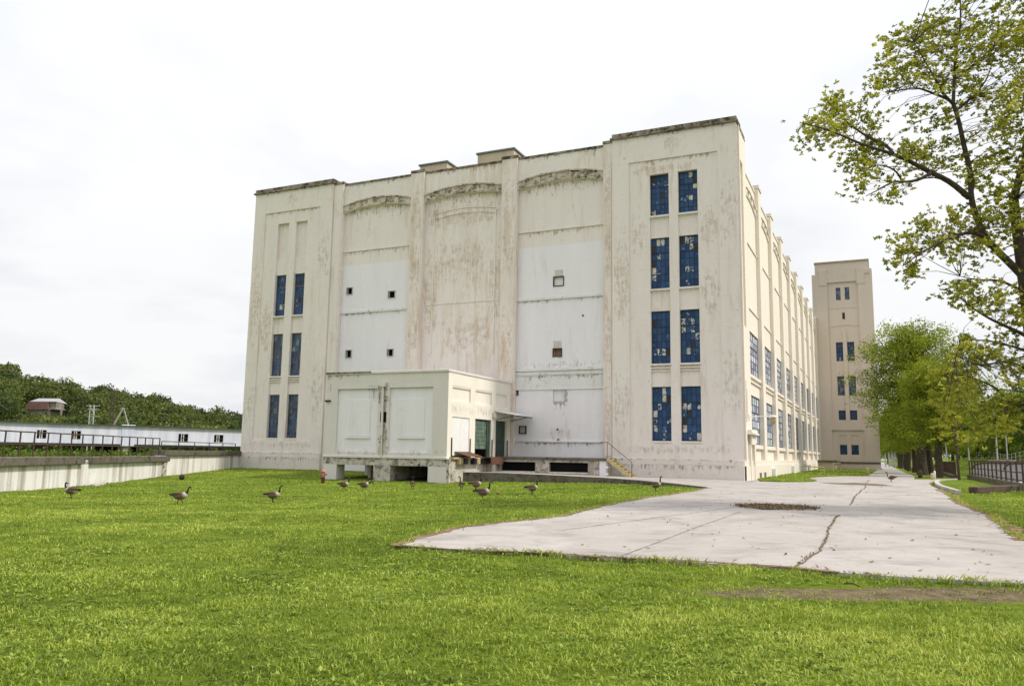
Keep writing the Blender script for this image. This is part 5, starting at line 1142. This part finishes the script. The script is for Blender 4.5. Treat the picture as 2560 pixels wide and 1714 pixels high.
o = bpy.data.objects.new('gosling', gos); COL.objects.link(o); p = at(1245, 1239); o.location = p; o.scale = (.26, .34, .36); tag(o, 'tiny tan gosling in the grass right of the grouped geese', 'gosling')
# ------------------------------------------------------------------ wooded hill on the left
ridge = [(-900, 930), (-500, 905), (-200, 900), (0, 923), (16, 922), (36, 941), (68, 951), (109, 951), (131, 948), (164, 956), (191, 970), (219, 979), (262, 973), (295, 985), (342, 990), (394, 998), (424, 1009), (470, 1022), (519, 1031), (555, 1031), (600, 1040), (700, 1060), (900, 1100)]
rx = np.array([r[0] for r in ridge], float); ry = np.array([r[1] for r in ridge], float)
def hill_h(px, Y):
    """tree-top height on the slope: the ridge is 300 m away"""
    top = np.array([deep(p, np.interp(p, rx, ry), 300).z for p in np.atleast_1d(px)]); f = np.clip((np.atleast_1d(Y)-150)/150, 0, 1); return top*(.12+.88*f**.85)
hp = np.linspace(-900, 900, 46); hY = np.array([140, 160, 190, 220, 250, 280, 300, 330, 400]); V = []
for Y in hY:
    for p in hp:
        d = ray(p, 1000); t = Y/d.y; z = float(hill_h(p, min(Y, 300))[0]-10.5)*(1 if Y <= 330 else .9); V.append((d.x*t, Y, max(-1, z) if Y > 145 else -1))
n1, n2 = len(hY), len(hp); ii = np.arange(n1*n2).reshape(n1, n2); Q = np.stack([ii[:-1, :-1], ii[:-1, 1:], ii[1:, 1:], ii[1:, :-1]], -1).reshape(-1, 4)
tag(link('hill', fast_mesh('hill', np.array(V), [Q]), 'turf', None, True), kind='structure')
rng = np.random.default_rng(9); C, T, SZ = [], [], []
spots = []
for Y in np.arange(180, 304, 10.5):
    for p in np.arange(-260, 640, 16*290/Y): spots.append((p+rng.normal(0, 6), Y+rng.normal(0, 3)))
for p, Y in spots:
    if 25 < p < 205 and Y < 246: 
        top_lim = deep(p, 1042, Y).z
    else: top_lim = 1e9
    d = ray(p, 1000); X = d.x*Y/d.y; tops = min(float(hill_h(p, min(Y, 300))[0])+rng.normal(0, 1.1)+(1.0 if Y > 290 else 0), top_lim); R = rng.uniform(3.2, 5.6); Hc = R*rng.uniform(.95, 1.5)
    n = 620; a_ = rng.normal(size=(n, 3)); a_ /= np.linalg.norm(a_, axis=1)[:, None]; a_[:, 2] = np.where(a_[:, 2] < -.35, -a_[:, 2], a_[:, 2]); rr_ = rng.uniform(.80, 1.02, n)[:, None]
    lob = 1+.16*np.sin(a_[:, 0:1]*5+rng.uniform(0, 6))*np.cos(a_[:, 1:2]*6+rng.uniform(0, 6))+.1*np.sin(a_[:, 2:3]*9+rng.uniform(0, 6))
    c = np.array([X, Y, tops-Hc])+a_*rr_*lob*np.array([R, R, Hc]); b0 = rng.uniform(.0, .75)+(.3 if rng.uniform() < .12 else 0)
    C.append(c); T.append(np.clip(b0+rng.normal(0, .14, n), 0, 1))
C = np.concatenate(C); T = np.concatenate(T); V, Q, t = leaf_quads(C, .60, rng, T, aspect=.85)
tag(link('hillside_wood', fast_mesh('hillside_wood', V, [Q], t), 'wood_leaf'), 'dense green spring wood covering the far left hillside', 'wood', kind='stuff')
# lone taller tree at the upper left of the ridge
tl = make_tree('ridge_tree', 13, 5.5, 3, 2600, .9, 31, 'wood_leaf', .35, nlimb=18); p = deep(8, 960, 285); plant('ridge_tree', tl, (p.x, p.y, p.z-8.5), 0, 1.0, 'taller thin crowned tree rising above the ridge at far left', 'tree', None)
# undergrowth below the shed
C, T = [], []
for _ in range(130):
    px_ = rng.uniform(-300, 600); Y = rng.uniform(66, 100); d = ray(px_, 1120); X = d.x*Y/d.y; R = rng.uniform(.7, 1.5); n = 120
    a_ = rng.normal(size=(n, 3)); a_ /= np.linalg.norm(a_, axis=1)[:, None]; c = np.array([X, Y, .25])+a_*np.array([R, R, R*.7])*rng.uniform(.4, 1, n)[:, None]; c[:, 2] = np.abs(c[:, 2]); C.append(c); T.append(np.clip(rng.uniform(.1, .8)+rng.normal(0, .15, n), 0, 1))
C = np.concatenate(C); T = np.concatenate(T); V, Q, t = leaf_quads(C, .3, rng, T); tag(link('undergrowth', fast_mesh('undergrowth', V, [Q], t), 'shrub_leaf'), 'green undergrowth below the raised clad shed', 'undergrowth', kind='stuff')
# house, mast, pylon
p = deep(112, 1037, 240); ho = empty('hillside_house', (p.x, p.y, p.z), rad(-8), 'brown gambrel roofed house among the trees on the hill', 'house')
a = MB(); a.box(-4.6, 3.4, -2.5, 3, -4, 1.9); a.build('wall', 'house_stone', ho)
a = MB(); prof = [(-3.2, 1.6), (-2.6, 3.6), (-.3, 4.3), (2.2, 4.3), (3.2, 1.6)]
a.hexa([(-5, -2.8, 1.5), (2.9, -2.8, 1.5), (2.9, 3.2, 1.5), (-5, 3.2, 1.5), (-4.2, -1.9, 3.9), (2.3, -1.9, 3.9), (2.3, 2.2, 3.9), (-4.2, 2.2, 3.9)]); a.build('roof', 'house_brown', ho)
a = MB(); a.hexa([(-3.9, -1.95, 3.92), (4.6, -1.95, 3.92), (4.9, 3.0, 3.5), (-4.4, 3.0, 3.5), (-2.8, .2, 5.0), (4.0, .2, 5.0), (4.0, .6, 5.0), (-2.8, .6, 5.0)]); a.build('upper_roof', 'house_white', ho)
a = MB(); a.box(2.4, 4.6, -1.5, 2, 1.9, 3.6); a.build('dormer', 'house_stone', ho); a = MB(); a.box(2.2, 5.0, -2.4, 2, 1.62, 1.82); a.build('porch_roof', 'house_white', ho)
for x in (-2.2, .2, 1.6): a = MB(); a.box(x, x+.9, -2.55, -2.49, -.9, .4); a.build('window', 'house_white', ho)
def lattice(name, px0, py0, px1, py1, Y, w, mat, label, cat, arms=()):
    p, q = deep(px0, py0, Y), deep(px1, py1, Y); r = empty(name, (p.x, p.y, p.z), 0, label, cat); H = q.z-p.z; lean = (q.x-p.x)
    for i, (sx_, sy_) in enumerate(((-1, -1), (1, -1), (0, 1))):
        mb = MB(); mb.tube([(sx_*w/2, sy_*w/2, -8), (sx_*w*.4+lean, sy_*w*.4, H)], .10, 4); mb.build('leg', mat, r)
    n = int(H/(w*1.6)); mb = MB()
    for i in range(n):
        z0, z1 = H*i/n, H*(i+1)/n; s = 1 if i % 2 else -1; l0, l1 = lean*i/n, lean*(i+1)/n
        mb.bar((s*w/2+l0, -w/2, z0), (-s*w/2+l1, -w/2, z1), .06); mb.bar((s*w/2+l0, -w/2, z0), (l1, w/2, z1), .06)
    o = mb.build('bracing', mat, r); o['kind'] = 'stuff'
    for z, ln in arms: mb = MB(); mb.bar((-ln+lean*z/H, 0, z), (ln+lean*z/H, 0, z), .12); mb.build('arm', mat, r)
    return r
ms = lattice('lattice_mast', 280, 1064, 286, 973, 140, .6, 'rust_steel', 'tall thin rusty lattice mast above the shed roof', 'mast', ((6.35, .5),))
mb = MB(); mb.bar((.2, 0, 0), (3.2*.55, 0, 3.2), .22); mb.build('prop', 'house_white', ms); mb = MB(); mb.bar((1.76, 0, 3.2), (3.0, 0, -.3), .14); mb.build('prop', 'house_white', ms); mb = MB(); mb.bar((.3, 0, 4.6), (1.6, 0, 3.2), .08); mb.build('stay', 'rust_steel', ms)
lattice('power_pylon', 232, 1062, 233, 1012, 150, .9, 'grey_metal', 'small grey steel pylon with cross arms behind the shed', 'pylon', ((3.6, 1.3), (3.0, 1.0), (1.6, 1.1)))

# ------------------------------------------------------------------ grass
def lattice_noise(X, Y, s, seed):
    g = np.random.default_rng(seed).uniform(0, 1, (64, 64)); u, v = X/s % 64, Y/s % 64; i, j = u.astype(int), v.astype(int); fu, fv = u-i, v-j; fu, fv = fu*fu*(3-2*fu), fv*fv*(3-2*fv); i1, j1 = (i+1) % 64, (j+1) % 64
    return (g[i % 64, j % 64]*(1-fu)+g[i1, j % 64]*fu)*(1-fv)+(g[i % 64, j1]*(1-fu)+g[i1, j1]*fu)*fv
rng = np.random.default_rng(21)
soil_c = [(at(2050, 1480), 1.2, .5), (at(2150, 1470), 1.5, .45), (at(2300, 1480), 1.6, .5), (at(2450, 1490), 1.6, .45), (at(2555, 1370), .8, .7), (at(2600, 1500), 1.5, .6)]
def soil(X, Y):
    s = np.zeros_like(X)
    for p, a_, b_ in soil_c: s = np.maximum(s, np.exp(-(((X-p.x)/a_)**2+((Y-p.y)/b_)**2)*1.1))
    return s
ap_np = np.array(ap); ax_np = np.array([L2W(-23.2, -8.3), L2W(-14.8, -8.3), L2W(-14.8, .5), L2W(-23.2, .5)])
def blades(y0, y1, dens, h, w, seed, half=.74, nmax=None):
    r = np.random.default_rng(seed); A = half*(y1*y1-y0*y0); n = int(A*dens); Y = np.sqrt(r.uniform(y0*y0, y1*y1, n)); X = r.uniform(-half, half, n)*Y
    P = np.stack([X, Y], -1); xl, yl = W2L(X, Y)
    edge = inside(P+r.normal(0, .05, P.shape), pave_np)
    keep = ~edge & ~inside(P, ap_np) & ~inside(P, ax_np) & (yl < -.2) & (X > np.interp(Y, [0, 32, 50.3, 62], [-17.8, -20.15, -21.55, -21])) & (xl < 13.3)
    s = soil(X, Y); keep &= (r.uniform(0, 1, n) > s*.80) & (r.uniform(0, 1, n) < .12+1.45*lattice_noise(X, Y, .13 if y1 < 16 else .32, 12))
    return X[keep], Y[keep], s[keep], r
def build_blades(name, layers):
    Vs, Ts, Qs, Tr, o = [], [], [], [], 0
    for (y0, y1, dens, h, w, seed) in layers:
        X, Y, s, r = blades(y0, y1, dens, h, w, seed); n = len(X)
        big = lattice_noise(X, Y, 1.7, 1); med = lattice_noise(X, Y, .55, 2); pat = lattice_noise(X*.55, Y, 3.6, 3); tuft = lattice_noise(X, Y, .23, 5)
        hh = h*r.uniform(.55, 1.35, n)*(.62+.5*med+.35*tuft*(tuft > .55))*(1-.45*s); ang = r.uniform(0, 2*np.pi, n); ln = r.uniform(.35, 1.5, n); b = r.uniform(0, 2*np.pi, n)
        Z = zg(X, Y)+bumps(X, Y)*np.exp(-((Y-25)/45)**2)-.025; ca, sa_ = np.cos(ang), np.sin(ang); cb_, sb_ = np.cos(b), np.sin(b); ww = w*r.uniform(.6, 1.4, n)
        base = np.stack([X, Y, Z], -1); sd = np.stack([ca, sa_, np.zeros(n)], -1)*ww[:, None]*.5; lean = np.stack([cb_*ln, sb_*ln, np.zeros(n)], -1)
        mid = base+lean*hh[:, None]*.35+np.array([0, 0, 1])*hh[:, None]*.62; tip = base+lean*hh[:, None]*.95+np.array([0, 0, 1])*(hh*(1.02-.36*ln))[:, None]
        V = np.stack([base-sd, base+sd, mid+sd*.8, mid-sd*.8, tip], 1).reshape(-1, 3)
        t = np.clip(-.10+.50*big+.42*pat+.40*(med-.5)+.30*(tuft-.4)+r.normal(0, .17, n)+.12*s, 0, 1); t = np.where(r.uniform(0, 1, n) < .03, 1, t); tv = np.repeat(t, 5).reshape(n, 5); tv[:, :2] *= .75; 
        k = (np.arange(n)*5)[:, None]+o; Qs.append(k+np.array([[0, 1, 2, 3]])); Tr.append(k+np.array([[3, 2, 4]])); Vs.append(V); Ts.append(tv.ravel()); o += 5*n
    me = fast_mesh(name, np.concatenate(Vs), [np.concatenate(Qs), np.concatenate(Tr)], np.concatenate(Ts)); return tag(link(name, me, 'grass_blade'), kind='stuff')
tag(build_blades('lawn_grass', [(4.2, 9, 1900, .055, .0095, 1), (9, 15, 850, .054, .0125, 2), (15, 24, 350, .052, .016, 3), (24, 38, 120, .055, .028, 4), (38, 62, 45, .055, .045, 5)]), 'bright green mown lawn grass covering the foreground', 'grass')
# broad leaved weeds mixed in the near turf
def weeds(n, y0, y1, seed, sz, name, lab, dens_s=1.3):
    r = np.random.default_rng(seed); Y = np.sqrt(r.uniform(y0*y0, y1*y1, n)); X = r.uniform(-.74, .74, n)*Y
    k = (~inside(np.stack([X, Y], -1), pave_np)) & (soil(X, Y) < .5) & (lattice_noise(X, Y, dens_s, 8)+r.normal(0, .18, n) > .60); X, Y = X[k], Y[k]; n = len(X); m = 7
    X, Y = np.repeat(X, m), np.repeat(Y, m); N = len(X); az = r.uniform(0, 2*np.pi, N); s = sz*r.uniform(.5, 1.25, N)*np.repeat(r.uniform(.6, 1.3, n), m); el = r.uniform(.15, .95, N); Z = zg(X, Y)+bumps(X, Y)*np.exp(-((Y-25)/45)**2)-.005
    B = np.stack([X+r.normal(0, .012, N), Y+r.normal(0, .012, N), Z], -1); d = np.stack([np.cos(az)*np.cos(el), np.sin(az)*np.cos(el), np.sin(el)], -1); e = np.stack([-np.sin(az), np.cos(az), np.zeros(N)], -1); w = (s*r.uniform(.16, .30, N))[:, None]; s = s[:, None]
    up = np.array([0, 0, 1.]); V = np.stack([B, B+d*s*.5-e*w, B+d*s-up*s*.12, B+d*s*.5+e*w], 1).reshape(-1, 3); t = np.repeat(np.clip(np.repeat(r.uniform(.1, .9, n), m)+r.normal(0, .12, N), 0, 1), 4)
    return tag(link(name, fast_mesh(name, V, [np.arange(4*N).reshape(N, 4)], t), 'weed_leaf'), lab, 'weeds', kind='stuff')
weeds(14000, 4.2, 14, 31, .045, 'broad_leaf_weeds', 'broad leaved weeds and clover scattered in the near lawn')
# taller tufts along the paving edge
r = np.random.default_rng(44); E_ = []
for i in range(len(pave_np)):
    a, b = pave_np[i], pave_np[(i+1) % len(pave_np)]
    if min(a[1], b[1]) < 33 and max(a[0], b[0]) < 24:
        L = np.hypot(*(b-a)); n = int(L*120); t = r.uniform(0, 1, n)[:, None]; E_.append(a+(b-a)*t+r.normal(0, .05, (n, 2)))
E_ = np.concatenate(E_); n = len(E_); X, Y = E_[:, 0], E_[:, 1]; Z = zg(X, Y)-.01; hh = r.uniform(.04, .11, n)*(.5+1.1*lattice_noise(X, Y, .5, 9)); b = r.uniform(0, 6.28, n); ln = r.uniform(.2, 1, n); w_ = .004+.0008*Y
base = np.stack([X, Y, Z], -1); sd = np.stack([np.cos(b+1.5), np.sin(b+1.5), 0*b], -1)*w_[:, None]; le = np.stack([np.cos(b)*ln, np.sin(b)*ln, 0*b], -1); V = np.stack([base-sd, base+sd, base+le*hh[:, None]*.4+np.array([0, 0, 1])*hh[:, None]*.6, base+le*hh[:, None]+np.array([0, 0, 1])*hh[:, None]*.95], 1).reshape(-1, 3)
k = (np.arange(n)*4)[:, None]; tag(link('edge_grass', fast_mesh('edge_grass', V, [k+np.array([[0, 1, 2]]), k+np.array([[0, 2, 3]])], np.repeat(r.uniform(.2, 1, n), 4)), 'grass_blade'), 'ragged grass fringe along the edge of the concrete', 'grass', kind='stuff')
# verge grass by the sunny wall and on the right lawn
Vs = []; n = 9000; lo, hi = isl_np.min(0), isl_np.max(0); P = r.uniform(lo, hi, (n*3, 2)); P = P[inside(P, isl_np)][:n]; X, Y = P.T; n = len(X); Z = zg(X, Y)+.08; b = r.uniform(0, 6.28, n); hh = r.uniform(.04, .11, n)
base = np.stack([X, Y, Z], -1); sd = np.stack([np.cos(b+1.5), np.sin(b+1.5), 0*b], -1)*.03; le = np.stack([np.cos(b)*.7, np.sin(b)*.7, 0*b], -1); V = np.stack([base-sd, base+sd, base+le*hh[:, None]+np.array([0, 0, 1])*hh[:, None]], 1).reshape(-1, 3)
tag(link('verge_blades', fast_mesh('verge_blades', V, [np.arange(3*n).reshape(n, 3)], np.repeat(r.uniform(.1, .9, n), 3)), 'grass_blade'), 'short grass on the verge beside the sunny factory wall', 'grass', kind='stuff')
# bare soil patch
def blob(cx, cy, a_, b_, n=26, seed=1):
    r = np.random.default_rng(seed); ph = r.uniform(0, 6, 4); out = []
    for i in range(n):
        t = 2*math.pi*i/n; k = 1+.18*math.sin(3*t+ph[0])+.12*math.sin(5*t+ph[1])+.08*math.sin(9*t+ph[2]); out.append((cx+a_*k*math.cos(t), cy+b_*k*math.sin(t)))
    return out
bz = lambda X, Y: zg(X, Y)+bumps(X, Y)*np.exp(-((np.asarray(Y)-25)/45)**2)
# litter: leaf drift and scattered dead leaves on the concrete
r = np.random.default_rng(50)
def litter(P, size, name, lab, lift=.04, tilt=.35):
    n = len(P); C = np.column_stack([P, zg(P[:, 0], P[:, 1])+lift]); d = r.normal(size=(n, 3)); d[:, 2] *= tilt; d /= np.linalg.norm(d, axis=1)[:, None]; e = np.cross(d, [0, 0, 1]); e /= np.linalg.norm(e, axis=1)[:, None]; s = (size*r.uniform(.5, 1.4, n))[:, None]
    V = np.stack([C-d*s*.5, C+e*s*.3, C+d*s*.5+[0, 0, .01], C-e*s*.3], 1).reshape(-1, 3); V[:, 2] = np.maximum(V[:, 2], zg(V[:, 0], V[:, 1])+.041)
    return tag(link(name, fast_mesh(name, V, [np.arange(4*n).reshape(n, 4)]), 'leaf_litter'), lab, 'leaf litter', kind='stuff')
def ell(px0, px1, py0, py1, n):
    a, b = at(px0, (py0+py1)/2), at(px1, (py0+py1)/2); c, d = at((px0+px1)/2, py1), at((px0+px1)/2, py0); t, q = r.uniform(0, 6.28, n), np.sqrt(r.uniform(0, 1, n))*(1+r.normal(0, .06, n))
    return np.stack([(a.x+b.x)/2+np.cos(t)*q*(b.x-a.x)/2, (c.y+d.y)/2+np.sin(t)*q*(d.y-c.y)/2], -1)
litter(ell(1845, 2040, 1262, 1278, 1700), .075, 'leaf_drift', 'dark oval drift of dead leaves lying on the concrete paving', .05)
c = ell(1845, 2040, 1262, 1278, 2); a_, b_ = at(1850, 1270), at(2035, 1270); c_, d_ = at(1940, 1277), at(1940, 1263)
drape('leaf_mould', blob((a_.x+b_.x)/2, (c_.y+d_.y)/2, (b_.x-a_.x)/2*.9, (d_.y-c_.y)/2*.9, 40, 8), 'crack_dirt', .043, .3)
a_, b_ = at(2075, 1210), at(2225, 1213); c_, d_ = at(2150, 1215), at(2150, 1208)
drape('dirt_drift', blob((a_.x+b_.x)/2, (c_.y+d_.y)/2, (b_.x-a_.x)/2*.95, (d_.y-c_.y)/2*.8, 40, 9), 'crack_dirt', .043, .3)
n = 420; Y = r.uniform(11, 42, n); X = r.uniform(-.1, .72, n)*Y; P = np.stack([X, Y], -1); litter(P[inside(P, pave_np)], .08, 'scattered_leaves', 'scattered dead leaves and bits over the concrete', .045)
n = 2600; E2 = E_[r.integers(0, len(E_), n)]+r.normal(0, .09, (n, 2)); E2 = E2[lattice_noise(E2[:, 0], E2[:, 1], 1.1, 14) > .38]; litter(E2, .055, 'edge_litter', 'brown litter along the turf edge of the paving', .04)
# crack weeds
cp = np.array([A2(*p) for p in crk]); t = r.uniform(0, len(cp)-1.001, 260); i = t.astype(int); P = cp[i]*(1-(t-i))[:, None]+cp[i+1]*(t-i)[:, None]+r.normal(0, .02, (260, 2)); litter(P, .032, 'crack_litter', 'dry brown leaf bits filling the long paving crack', .05, .8)
mb = MB(); p, q = at(2108, 1462), at(2150, 1470); m_ = (p+q)/2; mb.tube([(p.x, p.y, p.z+.02), (m_.x, m_.y-.05, m_.z+.05), (q.x, q.y, q.z+.02)], [.008, .012, .006], 6); tag(mb.build('dead_stick', 'bark'), 'thin dead stick lying on the bare soil patch', 'stick')
